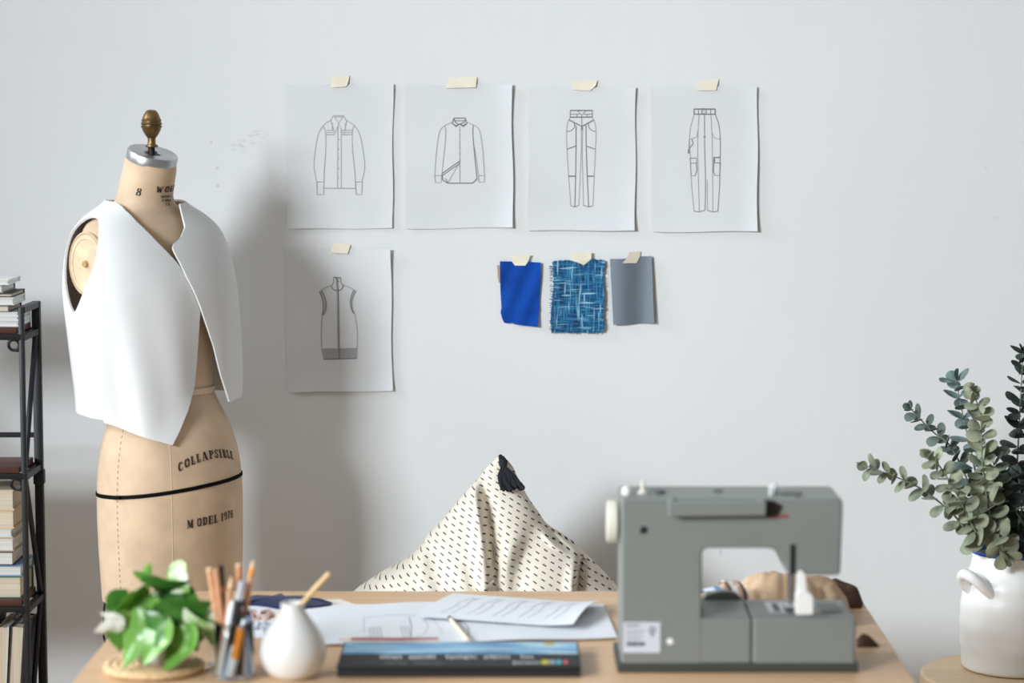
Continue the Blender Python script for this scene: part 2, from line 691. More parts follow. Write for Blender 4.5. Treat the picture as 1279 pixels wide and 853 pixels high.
FORM = thing('dress_form', 'linen covered dress form with brass finial wearing a white vest', 'dress form', (FX, FY, 0))
LINEN = mat('form_linen', (214, 187, 158), .85, var=.14, vs=14, bump=.08, bs=900, sheen=.1)
TAPEM = mat('form_tape', (228, 205, 178), .85, var=.05)
INK = mat('stencil_ink', (38, 32, 28), .8, var=.1)
BLACKT = mat('black_cord', (14, 14, 14), .8, var=.1, spec=.1)
NM, NR = 96, 110
rows = [200 + (743 - 200) * i / NR for i in range(NR + 1)]
bm = bmesh.new()
rings = []
for r in rows:
    rings.append([bm.verts.new(fw(*body_pt(r, 2 * PI * k / NM))) for k in range(NM)])
for a, b in zip(rings, rings[1:]):
    for k in range(NM):
        bm.faces.new((a[k], b[k], b[(k + 1) % NM], a[(k + 1) % NM]))
bm.faces.new(rings[0])
bm.faces.new(rings[-1][::-1])
finish(bm, 'torso', LINEN, FORM, 50)


def on_form(phi, row, off=.0015):
    return fw(*body_pt(row, phi, off))


def form_band(bm, r0, r1, off, n=96, slope=0, lo=0, hi=2 * PI):
    prev = None
    for k in range(n + 1):
        f = lo + (hi - lo) * k / n
        sl = slope * math.cos(f)
        cur = [bm.verts.new(on_form(f, r0 + sl, off)), bm.verts.new(on_form(f, r1 + sl, off))]
        if prev:
            bm.faces.new((prev[0], prev[1], cur[1], cur[0]))
        prev = cur


# seams: vertical fine ridges, and a dashed side seam
for ph in (-.55, .85):
    bm = bmesh.new()
    tube(bm, [on_form(ph * (1 if r > 470 else 1), r, .0002) for r in range(480, 744, 8)], .0007, 6)
    finish(bm, 'seam', TAPEM, FORM)
bm = bmesh.new()
for r in range(500, 740, 7):
    tube(bm, [on_form(-1.42, r, .0006), on_form(-1.42, r + 3.2, .0004)], .0007, 5)
finish(bm, 'stitching', mat('stitch_brown', (180, 150, 120), .9), FORM)
# hip cord (with the small clasp) and waist tape
bm = bmesh.new()
prev = None
for k in range(97):
    f = 2 * PI * k / 96
    rc = 603 - 9 * math.cos(f - .9)
    cur = [bm.verts.new(on_form(f, rc + d, o)) for d, o in ((-2.5, .0004), (-1.8, .0022), (1.8, .0022), (2.5, .0004))]
    if prev:
        for i in range(3):
            bm.faces.new((prev[i], prev[i + 1], cur[i + 1], cur[i]))
    prev = cur
hc = finish(bm, 'hip_cord', BLACKT, FORM)
bm = bmesh.new()
tube(bm, [on_form(-1.5, 609.5, .004), on_form(-1.34, 608.5, .004)], .0052, 8, flat=.6)
finish(bm, 'clasp', BLACKT, hc)
bm = bmesh.new()
form_band(bm, 483, 490, .002)
finish(bm, 'waist_tape', TAPEM, FORM, solid=.001)


def form_text(text, h, row, phi0, curve=0.0, rise=0.0, track=.16, width=1.0, name='lettering'):
    """stencil text wrapped round the form"""
    bm = bmesh.new()

    def place(u, v):
        u *= width
        a, b, c, _ = sminterp(BODY, row)
        # walk the section by arc length
        n = 24
        f, du = phi0, u / n
        for _i in range(n):
            d = math.hypot(a * math.cos(f), b * math.sin(f))
            f += du / max(d, 1e-4)
        rr = row - (v - h / 2) / FS - curve * (1 - (u / .05) ** 2) / FS - rise * u / FS
        return on_form(f, rr, .0012)
    stencil(bm, text, h, place, track)
    return finish(bm, name, INK, FORM, 0)


form_text('COLLAPSIBLE', .0165, 566, .035, curve=.0075, rise=.06, track=.2, width=.88)
form_text('M ODEL 1978', .0165, 640, .03, rise=.06, track=.14, width=.82)
form_text('WOLF', .0148, 230, .22, track=.2)
form_text('MODEL', .0062, 241, .2, track=.2)
form_text('FORM', .0062, 247, .2, track=.25)
form_text('CO', .0062, 253, .2, track=.3)
form_text('8', .0165, 236, -.95, track=.2)

# neck cap: aluminium disc tilted with the neck
ax, ab, ac, atl = BODY[0][1:]
TL = Matrix.Rotation(math.radians(19), 4, Vector((CT, ST, 0)))
cap_c = fw(0, ac, fz(200))
ALU = mat('aluminium', (188, 190, 192), .34, .9, var=.1, vs=30)
DARKM = mat('dark_iron', (48, 43, 40), .5, .6, var=.2)
bm = bmesh.new()
prof = [(.0495, -.004), (.0512, -.003), (.0512, .0135), (.049, .0165), (.046, .0165), (.044, .0155), (.018, .0145), (.016, .011)]
TL3 = Matrix.Rotation(math.radians(-19), 3, Vector((CT, ST, 0)))


def tiltM():
    # rotate so that the disc's front edge drops
    axis = Vector((CT, ST, 0))
    up = Vector((0, 0, 1))
    m = Matrix.Rotation(math.radians(19), 3, axis)
    f = Vector((ST, -CT, 0))
    return m if (m @ f).z < 0 else Matrix.Rotation(math.radians(-19), 3, axis)


TM = tiltM()
lathe(bm, prof, cap_c, 56, TM)
nc = finish(bm, 'neck_cap', ALU, FORM, 40)
bm = bmesh.new()
lathe(bm, [(.0155, .0115), (.0155, .0125), (.008, .0128)], cap_c, 24, TM)
finish(bm, 'hole', DARKM, nc)
px_fin = P(187, 190, FY)
hole = cap_c + TM @ Vector((0, 0, .012))
fx = P(187, 160, FY)
base = Vector((px_fin.x, hole.y, hole.z))
bm = bmesh.new()
tube(bm, [base + Vector((.001, 0, -.004)), (base.x - .001, base.y, P(187, 182, FY).z)], .0068, 14)
finish(bm, 'finial_rod', DARKM, FORM)
BRASS = mat('antique_brass', (140, 114, 76), .42, .8, var=.35, vs=40, col2=(104, 82, 54))
bm = bmesh.new()
zt, zb = P(187, 137, FY).z, P(187, 184.5, FY).z
L = zt - zb
prof = [(.2, 0), (.29, .01), (.30, .035), (.29, .065), (.21, .085), (.185, .13), (.19, .25), (.24, .28), (.34, .36), (.43, .46), (.46, .52),
        (.50, .535), (.505, .565), (.46, .58), (.455, .60), (.50, .615), (.51, .645), (.465, .665), (.46, .70), (.47, .715), (.475, .735), (.43, .76), (.41, .80), (.36, .87), (.29, .94), (.2, .985), (.06, 1.0)]
lathe(bm, [(r * .0265 * 1.62 / 1.0 * .98, z * L + zb) for r, z in prof], (fx.x - .0005, base.y, 0), 36)
finish(bm, 'finial', BRASS, FORM, 40)

# arm plates: cream discs on the cut shoulders
PLATE = mat('arm_plate', (232, 206, 172), .7, var=.18, vs=30)
for sg in (-1, 1):
    bm = bmesh.new()
    cz = fz(327)
    cen = fw(sg * .146, -.062, cz)
    nrm = Vector((sg * CT, sg * ST, 0))
    nrm = (nrm + Vector((ST, -CT, 0)) * .18).normalized()
    fr = Vector((0, 0, 1)).cross(nrm).normalized()
    prev = None
    ringsP = []
    for (k, d) in ((1.0, -.02), (1.0, .004), (.95, .008), (.82, .009), (.8, .0078), (.15, .0085)):
        ringsP.append([bm.verts.new(cen + nrm * d + fr * (.043 * k * math.cos(2 * PI * i / 40)) + Vector((0, 0, .060 * k * math.sin(2 * PI * i / 40)))) for i in range(40)])
    for a, b in zip(ringsP, ringsP[1:]):
        for i in range(40):
            bm.faces.new((a[i], a[(i + 1) % 40], b[(i + 1) % 40], b[i]))
    bm.faces.new(ringsP[-1])
    ap = finish(bm, 'arm_plate', PLATE, FORM, 40)
    bm = bmesh.new()
    c2 = cen + nrm * .0075
    tube(bm, [c2, c2 + nrm * .006], [.0075, .006], 14)
    finish(bm, 'screw', mat('plate_screw%d' % sg, (196, 160, 112), .5, .3), ap)
    # edge tape round the plate
    bm = bmesh.new()
    tube(bm, [cen + nrm * .005 + fr * (.0442 * math.cos(2 * PI * i / 40)) + Vector((0, 0, .0614 * math.sin(2 * PI * i / 40))) for i in range(41)], .0028, 8, cap=False)
    finish(bm, 'piping', LINEN, ap)

# iron stand below
bm = bmesh.new()
tube(bm, [(FX, FY, .03), (FX, FY, fz(743) + .03)], .016, 16)
finish(bm, 'stand_pole', DARKM, FORM)
for k in range(4):
    a = k * PI / 2 + .5
    bm = bmesh.new()
    d = Vector((math.cos(a), math.sin(a), 0))
    c0 = Vector((FX, FY, 0))
    pts = smooth_poly([c0 + d * .012 + Vector((0, 0, .16)), c0 + d * .06 + Vector((0, 0, .1)), c0 + d * .15 + Vector((0, 0, .045)), c0 + d * .21 + Vector((0, 0, .012))], 5)
    tube(bm, pts, .011, 10)
    finish(bm, 'leg', DARKM, FORM)
for f in (-1.95, -1.0, .2, 1.4, 2.6):
    bm = bmesh.new()
    p0 = on_form(f, 743, -.004)
    p1 = Vector((FX, FY, p0.z - .22))
    mid = Vector((p0.x, p0.y, p0.z - .09))
    tube(bm, smooth_poly([p0 + Vector((0, 0, .01)), mid, p1 + (mid - p1) * .45 + Vector((0, 0, -.02)), p1], 5), .0022, 8)
    finish(bm, 'cage_rod', DARKM, FORM)

# ================================================================ WHITE VEST on the form
VEST_ROWS = [(243, .060, .056, -.066), (252, .070, .061, -.067), (262, .096, .068, -.067), (272, .128, .078, -.067), (285, .154, .093, -.066), (300, .166, .108, -.063), (325, .174, .124, -.060),
             (360, .177, .138, -.058), (400, .174, .140, -.055), (450, .169, .139, -.050), (500, .163, .136, -.045), (560, .162, .136, -.042), (600, .162, .136, -.042)]
XN = [(240, -.070), (252, -.076), (256, -.080), (264, -.084), (276, -.080), (300, -.060), (325, -.030), (348, -.008), (360, .010), (375, .017), (390, .014), (420, .009), (450, .004), (478, -.006), (505, -.030), (530, -.058), (555, -.088), (600, -.125)]
XF = [(240, .06), (256, .034), (270, .028), (284, .020), (296, -.004), (303, -.026), (308, -.033), (316, -.031), (345, -.016), (380, .010), (430, .044), (467, .062), (505, .086), (600, .13)]


def vest_pt(row, phi, off):
    a, b, c = sminterp(VEST_ROWS, row)
    s, k = math.sin(phi), math.cos(phi)
    e = .9
    low = min(1, max(0, (row - 330) / 150))
    fold = .006 * low * math.sin(phi * 3.2 - (row - 330) * .012) + .0045 * low * math.sin(phi * 5 + 1.0 + row * .006) + .003 * low * math.sin(phi * 11 + 2 - row * .01)
    x = (a + off + fold) * math.copysign(abs(s) ** e, s)
    y = (b + off + fold) * math.copysign(abs(k) ** e, k) + c
    if k > 0 and row > 455:                 # hang clear of the hips in front
        ba, bb, bc, _ = sminterp(BODY, row)
        need = bc + (bb + .007) * max(0, 1 - (abs(x) / (ba + .007)) ** 2.1) ** .48 + off
        d = need - y
        y += .5 * (d + math.sqrt(d * d + .012 ** 2)) * min(1, (row - 455) / 40)
    up = max(0, min(1, (285 - row) / 35))
    z = fz(row) - math.tan(math.radians(4 * up)) * y
    return x, y, z


def hem_row(phi):
    tab = [(-PI, 500), (-2.4, 503), (-1.7, 513), (-1.2, 521), (-.8, 535), (-.45, 551), (-.1, 568), (.1, 498), (.5, 502), (.8, 500), (1.2, 497), (2.0, 500), (PI, 500)]
    return sminterp(tab, phi)[0]


def hem_near(phi):
    return interp([(-PI, 500), (-2.4, 503), (-1.7, 513), (-1.2, 521), (-.8, 532), (-.4, 547), (0, 563), (.6, 575)], phi)[0]


def vest_half(side):
    """side -1: the near half with the long point; +1: the far half that laps over"""
    n, m = 130, 150
    verts, faces = [], []
    lo, hi = (-PI, .5) if side < 0 else (-.75, PI)
    off = .0 if side < 0 else .0065
    for i in range(m + 1):
        row = 243 + (600 - 243) * i / m
        for k in range(n + 1):
            ph = lo + (hi - lo) * k / n
            o2 = off * max(0, 1 - abs(ph) / 2.2)
            x, y, z = vest_pt(row, ph, o2)
            verts.append((x, y, z, row, ph))
    for i in range(m):
        for k in range(n):
            a = i * (n + 1) + k
            faces.append([a, a + 1, a + n + 2, a + n + 1])
    hemf = lambda v: (hem_near(v[4]) if side < 0 else hem_row(v[4])) - v[3] if not (side > 0 and v[4] < .1) else hem_row(.1) - v[3]
    verts, faces = clip_faces(verts, faces, hemf)
    if side < 0:
        verts, faces = clip_faces(verts, faces, lambda v: (interp(XN, v[3])[0] - v[0]) if abs(v[4]) < 1.45 else .05)
    else:
        verts, faces = clip_faces(verts, faces, lambda v: (v[0] - interp(XF, v[3])[0]) if abs(v[4]) < 1.45 else .05)
    # back neck
    verts, faces = clip_faces(verts, faces, lambda v: v[3] - 256)

    def arm(v):
        # armhole: a tall drop shape on the side
        if abs(v[0]) < .085:
            return 1.0
        yc, zc = -.066, 318
        dy = (v[1] - yc) / (.052 if v[1] > yc else .046)
        dr = (v[3] - zc) / (68 if v[3] > zc else 46)
        e = 1.45 if v[3] > zc else 2.1
        return (abs(dy) ** e + abs(dr) ** e) - 1
    verts, faces = clip_faces(verts, faces, arm)
    return verts, faces


VESTM = mat('vest_cotton', (230, 231, 232), .85, var=.02, vs=6, bump=.05, bs=700, sheen=.1)
bm = bmesh.new()
for sd in (-1, 1):
    vv, ff = vest_half(sd)
    vs = [bm.verts.new(fw(v[0], v[1], v[2])) for v in vv]
    for f in ff:
        try:
            bm.faces.new([vs[i] for i in f])
        except ValueError:
            pass
bmesh.ops.remove_doubles(bm, verts=bm.verts, dist=.0008)
cen = Vector((FX, FY, 1.2))
for f in bm.faces:
    d = f.calc_center_median() - cen
    d.z = 0
    if f.normal.dot(d) < 0:
        f.normal_flip()
VEST = finish(bm, 'vest', VESTM, None, 60, solid=.0042)
tag(VEST, 'white sleeveless open front vest hung on the dress form', 'vest')

# ================================================================ SKETCHES TAPED TO THE WALL
PAPER = mat('tracing_paper', (214, 216, 218), .6, var=.03, vs=5)
PENCIL = mat('pencil_line', (158, 160, 163), .8)
PENCILD = mat('pencil_line_dark', (116, 118, 122), .8)
SHADE = mat('pencil_shading', (168, 170, 172), .8, var=.1, vs=200)
TAPE = mat('masking_tape', (230, 222, 203), .6, var=.05, vs=30)


def c5(x, y): return (340 + x / 3.878, 80 + y / 3.878)
def c6(x, y): return (640 + x / 3.878, 80 + y / 3.878)
def c7(x, y): return (340 + x / 3.878, 290 + y / 3.878)
def c8(x, y): return (600 + x / 5.329, 290 + y / 5.329)


def curve2(pts, n=4):
    return [tuple(p) for p in smooth_poly([Vector((a, b)) for a, b in pts], n)]


def sketch(label, corners, conv, lines, tape, curl=(0, 0, 0, 0), fills=(), lw=.9, seed=0):
    """corners in photo pixels TL, TR, BR, BL; lines [(pts, darkness, width, curved)] in crop coordinates"""
    top = P(*[(a + b) / 2 for a, b in zip(corners[0], corners[1])], YW)
    root = thing('fashion_sketch', label, 'sketch', (top.x, YW, top.z), 'garment sketches taped to the wall')
    n, m = 22, 28
    TLc, TRc, BRc, BLc = [Vector(c) for c in corners]

    def depth(u, v):
        d = .0022 + .0008 * math.sin(u * 5 + seed) * v + .0006 * math.sin(v * 6 + seed * 2 + u * 2)
        d += curl[0] * max(0, 1 - (u + v) * 3) ** 2 + curl[1] * max(0, 1 - ((1 - u) + v) * 3) ** 2
        d += curl[2] * max(0, (u - .8) * 5) ** 2 * (.3 + .7 * v) + curl[3] * max(0, (v - .85) / .15) ** 2
        return d

    def pt(u, v, lift=0):
        px = TLc * (1 - u) * (1 - v) + TRc * u * (1 - v) + BRc * u * v + BLc * (1 - u) * v
        # hand-cut edges are a little wavy
        px = px + Vector((math.sin(v * 9 + seed) * .7, math.sin(u * 7 + seed * 3) * .5))
        return P(px.x, px.y, YW - depth(u, v) - lift)

    def uv(px):
        u = ((px[0] - TLc.x) / (TRc.x - TLc.x))
        v = ((px[1] - TLc.y) / (BLc.y - TLc.y))
        return u, v
    bm = bmesh.new()
    g = [[bm.verts.new(pt(j / n, i / m)) for j in range(n + 1)] for i in range(m + 1)]
    for i in range(m):
        for j in range(n):
            bm.faces.new((g[i][j], g[i + 1][j], g[i + 1][j + 1], g[i][j + 1]))
    finish(bm, 'paper', PAPER, root, 60, solid=.0002)

    def onp(x, y, lift=.0006):
        px = conv(x, y)
        u, v = uv(px)
        return P(px[0], px[1], YW - depth(min(1, max(0, u)), min(1, max(0, v))) - lift)
    bms = {0: bmesh.new(), 1: bmesh.new()}
    for pts, dark, w, cur in lines:
        pp = curve2(pts, 5) if cur else pts
        dense = []
        for a, b in zip(pp, pp[1:]):
            k = max(1, int(math.hypot(b[0] - a[0], b[1] - a[1]) / 30))
            for t in range(k):
                dense.append((a[0] + (b[0] - a[0]) * t / k, a[1] + (b[1] - a[1]) * t / k))
        dense.append(pp[-1])
        ribbon(bms[dark], [onp(*p) for p in dense], lw * w * .00172, Vector((0, -1, 0)))
    if fills:
        for A, B in fills:
            bf = bmesh.new()
            A, B = curve2(A, 5), curve2(B, 5)
            prev = None
            for a, b in zip(A, B):
                cur = (bf.verts.new(onp(*a, lift=.0005)), bf.verts.new(onp(*b, lift=.0005)))
                if prev:
                    bf.faces.new((prev[0], cur[0], cur[1], prev[1]))
                prev = cur
            finish(bf, 'shading', SHADE, root, 0)
    for kk, m_ in ((0, PENCIL), (1, PENCILD)):
        if len(bms[kk].faces):
            finish(bms[kk], 'drawing', m_, root, 0)
        else:
            bms[kk].free()
    bt = bmesh.new()
    polyface(bt, [P(*conv(x, y), YW - .0052 + .003 * (1 if i in (0, 1) else 0)) for i, (x, y) in enumerate(tape)], .0003, Vector((0, -1, 0)))
    finish(bt, 'masking_tape', TAPE, root, 0)
    return root


def L(*pts, d=0, w=1.0, c=False):
    return (list(pts), d, w, c)


def dots(x, ys, r=4):
    return [L((x - r * .6, y), (x + r * .6, y + 1), w=1.5) for y in ys]


shirt1 = [
    L((295, 250), (345, 250)), L((295, 250), (283, 275), (304, 337), (322, 287), (346, 345), (360, 277), (345, 250)), L((300, 256), (340, 256)),
    L((300, 255), (322, 287), (342, 255)), L((284, 272), (262, 285), (245, 300), c=True), L((358, 272), (380, 285), (398, 298), c=True),
    L((245, 300), (258, 330), (259, 420), (252, 520), (250, 602), c=True), L((398, 298), (388, 330), (389, 420), (400, 520), (403, 602), c=True),
    L((250, 602), (403, 602), w=1.3), L((262, 320), (300, 321)), L((340, 321), (387, 320)), L((261, 342), (303, 342), w=1.2), L((340, 342), (388, 342), w=1.2), L((261, 331), (300, 331)), L((344, 331), (388, 331)),
    L((290, 285), (291, 320)), L((355, 285), (352, 320)),
    L((318, 300), (316, 602)), L((334, 320), (334, 602)),
    L((245, 300), (222, 345), (207, 430), (202, 500), (216, 570), c=True), L((259, 420), (253, 500), (250, 570)), L((216, 571), (250, 571), (249, 632), (217, 632), (216, 571), w=1.4),
    L((398, 298), (425, 345), (441, 430), (448, 500), (434, 570), c=True), L((389, 420), (398, 500), (403, 570)), L((403, 571), (436, 571), (434, 632), (406, 632), (403, 571), w=1.4),
] + dots(323, range(365, 600, 47))
shirt2 = [
    L((880, 262), (935, 262), (943, 288), (926, 303), (908, 291), (890, 303), (872, 288), (880, 262), d=1, w=1.4), L((884, 275), (932, 275), d=1), L((880, 264), (886, 282), (906, 292), (930, 282), (936, 264), d=1, w=1.3), L((876, 290), (890, 298), (908, 290), (926, 298), (940, 288), d=1, w=1.2),
    L((873, 280), (852, 290), (836, 297), c=True), L((943, 280), (960, 288), (976, 296), c=True),
    L((836, 297), (840, 330), (836, 400), (828, 470), (822, 532), c=True), L((973, 296), (972, 340), (979, 430), (992, 556), d=1, c=True, w=1.1), L((992, 556), (970, 577), (850, 577), (826, 562), (822, 532), d=1, w=1.4),
    L((822, 530), (910, 469), d=1, w=1.2), L((826, 538), (908, 482), d=1), L((910, 469), (900, 490), (850, 576)), L((838, 553), (852, 576), d=1),
    L((908, 300), (909, 576)),
    L((836, 297), (810, 330), (795, 430), (787, 540), c=True), L((787, 540), (820, 540), (818, 574), (791, 574), (787, 540), w=1.3),
    L((976, 296), (1002, 318), (1018, 400), (1028, 540), c=True), L((979, 400), (990, 470), (999, 540)), L((999, 540), (1028, 540), (1027, 572), (1001, 572), (999, 540), w=1.3),
] + dots(908, range(318, 560, 29), 5)
pants1 = [
    L((280, 225), (388, 225), d=1, w=1.7), L((280, 243), (326, 243), d=1), L((345, 243), (386, 243), d=1), L((280, 257), (388, 257), d=1, w=1.6), L((280, 225), (280, 257), d=1), L((387, 225), (387, 257), d=1),
    L((314, 226), (335, 247), (357, 226), d=1), L((312, 245), (312, 257), d=1), L((362, 245), (362, 257), d=1), L((335, 247), (337, 302), d=1),
    L((273, 270), (337, 302), (394, 271), d=1, w=1.6), L((280, 257), (268, 285), (262, 330), (264, 410), (272, 540), (283, 686), c=True), L((283, 686), (302, 692), (322, 684), d=1),
    L((387, 257), (399, 285), (405, 330), (402, 410), (396, 540), (390, 686), c=True), L((344, 684), (370, 692), (390, 686), d=1),
    L((300, 285), (300, 305), (285, 322), (264, 327), c=True, d=1), L((368, 285), (370, 305), (386, 322), (405, 327), c=True, d=1),
    L((308, 296), (308, 400), (306, 540), (302, 690), d=1, w=1.2), L((356, 296), (357, 400), (362, 540), (369, 690), d=1, w=1.2),
    L((264, 413), (308, 396), d=1, w=1.3), L((402, 413), (357, 397), d=1, w=1.3), L((272, 543), (306, 543), d=1, w=1.8), L((362, 543), (396, 543), d=1, w=1.8),
    L((333, 305), (334, 400), (322, 684)), L((341, 305), (337, 400), (344, 684)), L((337, 302), (337, 320), d=1, w=1.5),
]
pants2 = [
    L((880, 218), (982, 218), d=1, w=1.8), L((880, 243), (982, 243), d=1, w=1.5), L((880, 218), (880, 243), d=1, w=1.5), L((982, 218), (982, 243), d=1, w=1.5),
    L((901, 216), (901, 245), d=1), L((960, 216), (960, 245), d=1), L((917, 216), (940, 216), (940, 245), (917, 245), (917, 216), d=1), L((922, 224), (935, 224), (935, 238), (922, 238), (922, 224)),
    L((880, 243), (862, 310), (857, 380), (862, 450), (868, 590), (880, 713), c=True), L((880, 713), (905, 716), (932, 708), d=1), L((982, 243), (1001, 300), (1007, 380), (1006, 460), (1003, 590), (995, 713), c=True, d=1), L((945, 709), (970, 716), (995, 713), d=1),
    L((930, 245), (931, 400), (935, 560), (933, 708), c=True, d=1), L((943, 560), (945, 709)), L((904, 245), (897, 400), (905, 713), c=True), L((961, 245), (968, 400), (970, 713), c=True),
    L((897, 325), (890, 353), (860, 364), c=True), L((968, 335), (978, 357), (1006, 364), c=True), L((925, 353), (937, 353), d=1, w=1.4),
    L((860, 456), (892, 456), (891, 480), (862, 480), (860, 456), d=1, w=1.2), L((862, 480), (865, 540), (884, 541), (893, 518), (891, 480), d=1, w=1.2),
    L((974, 453), (1008, 453), d=1, w=1.6), L((978, 455), (980, 479), (1007, 479), d=1, w=1.3), L((976, 453), (973, 520), (980, 538), (1003, 541), (1007, 480), d=1, w=1.2),
    L((868, 362), (876, 385), (852, 415), (853, 433), d=1, w=1.3), L((857, 365), (855, 430), d=1), L((849, 430), (860, 430), d=1, w=1.6),
]
vestd = [
    L((297, 218), (332, 222), d=1, w=1.5), L((297, 218), (298, 240), (288, 262), d=1), L((332, 222), (332, 240), (344, 262), d=1), L((287, 262), (296, 277), (316, 283), (336, 276), (344, 260), c=True, d=1, w=1.2),
    L((287, 258), (255, 270), (229, 288), c=True), L((344, 256), (375, 268), (406, 284), c=True),
    L((229, 288), (242, 325), (247, 365), (242, 402), c=True, d=1), L((240, 282), (258, 325), (261, 368), (246, 402), c=True, d=1), L((406, 284), (390, 320), (386, 360), (398, 396), c=True, d=1), L((394, 279), (380, 320), (380, 362), (394, 394), c=True, d=1),
    L((242, 402), (237, 480), (240, 565), (250, 615), c=True), L((400, 396), (412, 480), (411, 565), (408, 612), c=True), L((249, 615), (408, 612), d=1, w=1.3), L((241, 565), (411, 563)),
    L((315, 225), (320, 285), (325, 613), d=1, w=1.3), L((309, 225), (314, 285), (319, 613)), L((308, 222), (322, 240), d=1, w=1.5),
] + [L((249 + i * 9.5, 567), (254 + i * 9.2, 612), w=.5) for i in range(17)]
sketch('tracing paper sketch of a long sleeved shirt with pointed collar and yoke', [(356, 106), (491, 105), (490, 285), (358, 286)], c5, shirt1, [(290, 60), (374, 56), (364, 100), (352, 110), (283, 114)], (0, .004, .002, .002), seed=1)
sketch('tracing paper sketch of a curved hem shirt with small round collar', [(506, 107), (639, 105), (641, 284), (507, 286)], c5, shirt2, [(857, 65), (992, 63), (986, 113), (840, 117)], (0, .006, .005, .002), seed=2, lw=.95)
sketch('tracing paper sketch of slim trousers with a pointed yoke', [(661, 109), (794, 109), (793, 288), (659, 288)], c6, pants1, [(292, 80), (412, 78), (402, 105), (376, 129), (290, 125)], (0, .003, .003, .004), seed=3)
sketch('tracing paper sketch of belted cargo trousers with leg pockets', [(813, 110), (946, 108), (946, 289), (814, 290)], c6, pants2, [(906, 77), (1000, 73), (986, 127), (888, 129)], (0, .003, .005, .003), seed=4)
sketch('tracing paper sketch of a zipped sleeveless gilet, alone on the lower row', [(355, 311), (488, 311), (490, 488), (359, 490)], c7, vestd, [(298, 50), (380, 60), (366, 104), (280, 100)], (0, .008, .004, .003),
       fills=[([(229, 288), (242, 325), (247, 365), (242, 402)], [(240, 282), (258, 325), (261, 368), (246, 402)]), ([(406, 284), (390, 320), (386, 360), (398, 396)], [(394, 279), (380, 320), (380, 362), (394, 394)]),
              ([(241, 565), (250, 615)], [(411, 563), (408, 612)])], seed=5)

# ================================================================ SWATCHES
BLUE = fabric('blue_cloth', (8, 72, 166), (6, 58, 146), 900, .85, .1, .1, .15)
GREYC = fabric('grey_satin', (112, 122, 133), (104, 114, 126), 900, .48, .05, .05)
BEIGEC = mat('beige_backing', (176, 152, 138), .8)


def tweed_mat():
    k = NT('blue_tweed')
    co = k.coord()
    outs = []
    for (sx, sz, s) in ((420, 26, 1), (26, 420, 2), (190, 20, 3), (20, 190, 4)):
        nz = k.n('ShaderNodeTexNoise', i_Scale=1.0, i_Detail=1.5)
        mp = k.n('ShaderNodeMapping')
        mp.inputs['Scale'].default_value = (sx, 1, sz)
        mp.inputs['Location'].default_value = (s * 3.3, s, s * 7.7)
        k.l(co, mp.inputs['Vector'])
        k.l(mp.outputs['Vector'], nz.inputs['Vector'])
        outs.append(nz.outputs['Fac'])
    hi = k.math('MAXIMUM', outs[0], outs[1])
    br = k.math('MAXIMUM', outs[2], outs[3])
    col = k.ramp(hi, [(.42, lin((8, 46, 86))), (.53, lin((12, 78, 126))), (.64, lin((48, 122, 160)))])
    f = k.n('ShaderNodeMapRange', i_From_Min=.59, i_From_Max=.72, i_To_Max=.8)
    k.l(br, f.inputs['Value'])
    k.l(k.mix(f.outputs['Result'], col, lin((150, 196, 216))), k.b.inputs['Base Color'])
    k.b.inputs['Roughness'].default_value = .95
    k.bump(hi, .4, .001)
    return k.m


TWEED = tweed_mat()


def sheet_from_outline(outline, step, depth, thick):
    """a thin cloth cut to the outline (photo pixels) hanging in front of the wall"""
    xs = [p[0] for p in outline]
    ys = [p[1] for p in outline]
    bm = bmesh.new()
    vs = [bm.verts.new((x, 0, y)) for x, y in outline]
    bm.faces.new(vs)
    x = min(xs) + step
    while x < max(xs):
        bmesh.ops.bisect_plane(bm, geom=bm.verts[:] + bm.edges[:] + bm.faces[:], plane_co=(x, 0, 0), plane_no=(1, 0, 0))
        x += step
    y = min(ys) + step
    while y < max(ys):
        bmesh.ops.bisect_plane(bm, geom=bm.verts[:] + bm.edges[:] + bm.faces[:], plane_co=(0, 0, y), plane_no=(0, 0, 1))
        y += step
    for v in bm.verts:
        px, py = v.co.x, v.co.z
        v.co = P(px, py, YW - depth(px, py))
    for f in bm.faces:
        if f.normal.y > 0:
            f.normal_flip()
    return bm


def swatch(label, outline, m, depth, tape, group=None, conv=c8):
    pts = [conv(*p) for p in outline]
    cx = sum(p[0] for p in pts) / len(pts)
    cy = min(p[1] for p in pts)
    loc = P(cx, cy, YW)
    root = thing('fabric_swatch', label, 'fabric swatch', (loc.x, YW, loc.z), 'fabric swatches taped to the wall')
    finish(sheet_from_outline(pts, 4, depth, 0), 'cloth', m, root, 60, solid=.0007)
    bt = bmesh.new()
    tp = [conv(*p) for p in tape]
    polyface(bt, [P(x, y, YW - depth(x, y) - .0012) for x, y in tape and tp], .0003, Vector((0, -1, 0)))
    finish(bt, 'masking_tape', TAPE, root, 0)
    return root


sb = swatch('bright blue creased cloth swatch taped up beside the woven one', [(130, 193), (212, 195), (300, 197), (404, 202), (401, 260), (399, 360), (392, 500), (383, 630), (300, 622), (225, 612), (213, 603), (185, 606), (160, 604), (146, 578), (134, 535), (140, 500), (134, 400), (131, 280)],
            BLUE, lambda x, y: .006 + .0015 * math.sin(x * .25 + y * .1) + .003 * max(0, (y - 395) / 14) + .0016 * math.exp(-((y - 386 - (x - 640) * .02) / 1.6) ** 2),
            [(213, 152), (332, 150), (318, 196), (299, 222), (229, 222), (210, 194)])
bt = bmesh.new()
polyface(bt, [P(*c8(x, y), YW - .0035) for x, y in ((111, 220), (398, 235), (408, 300), (404, 350), (122, 336), (116, 300))], .0006, Vector((0, -1, 0)))
tag(finish(bt, 'backing_cloth', BEIGEC, sb, 0), 'beige cloth edge showing behind')
rr = random.Random(3)


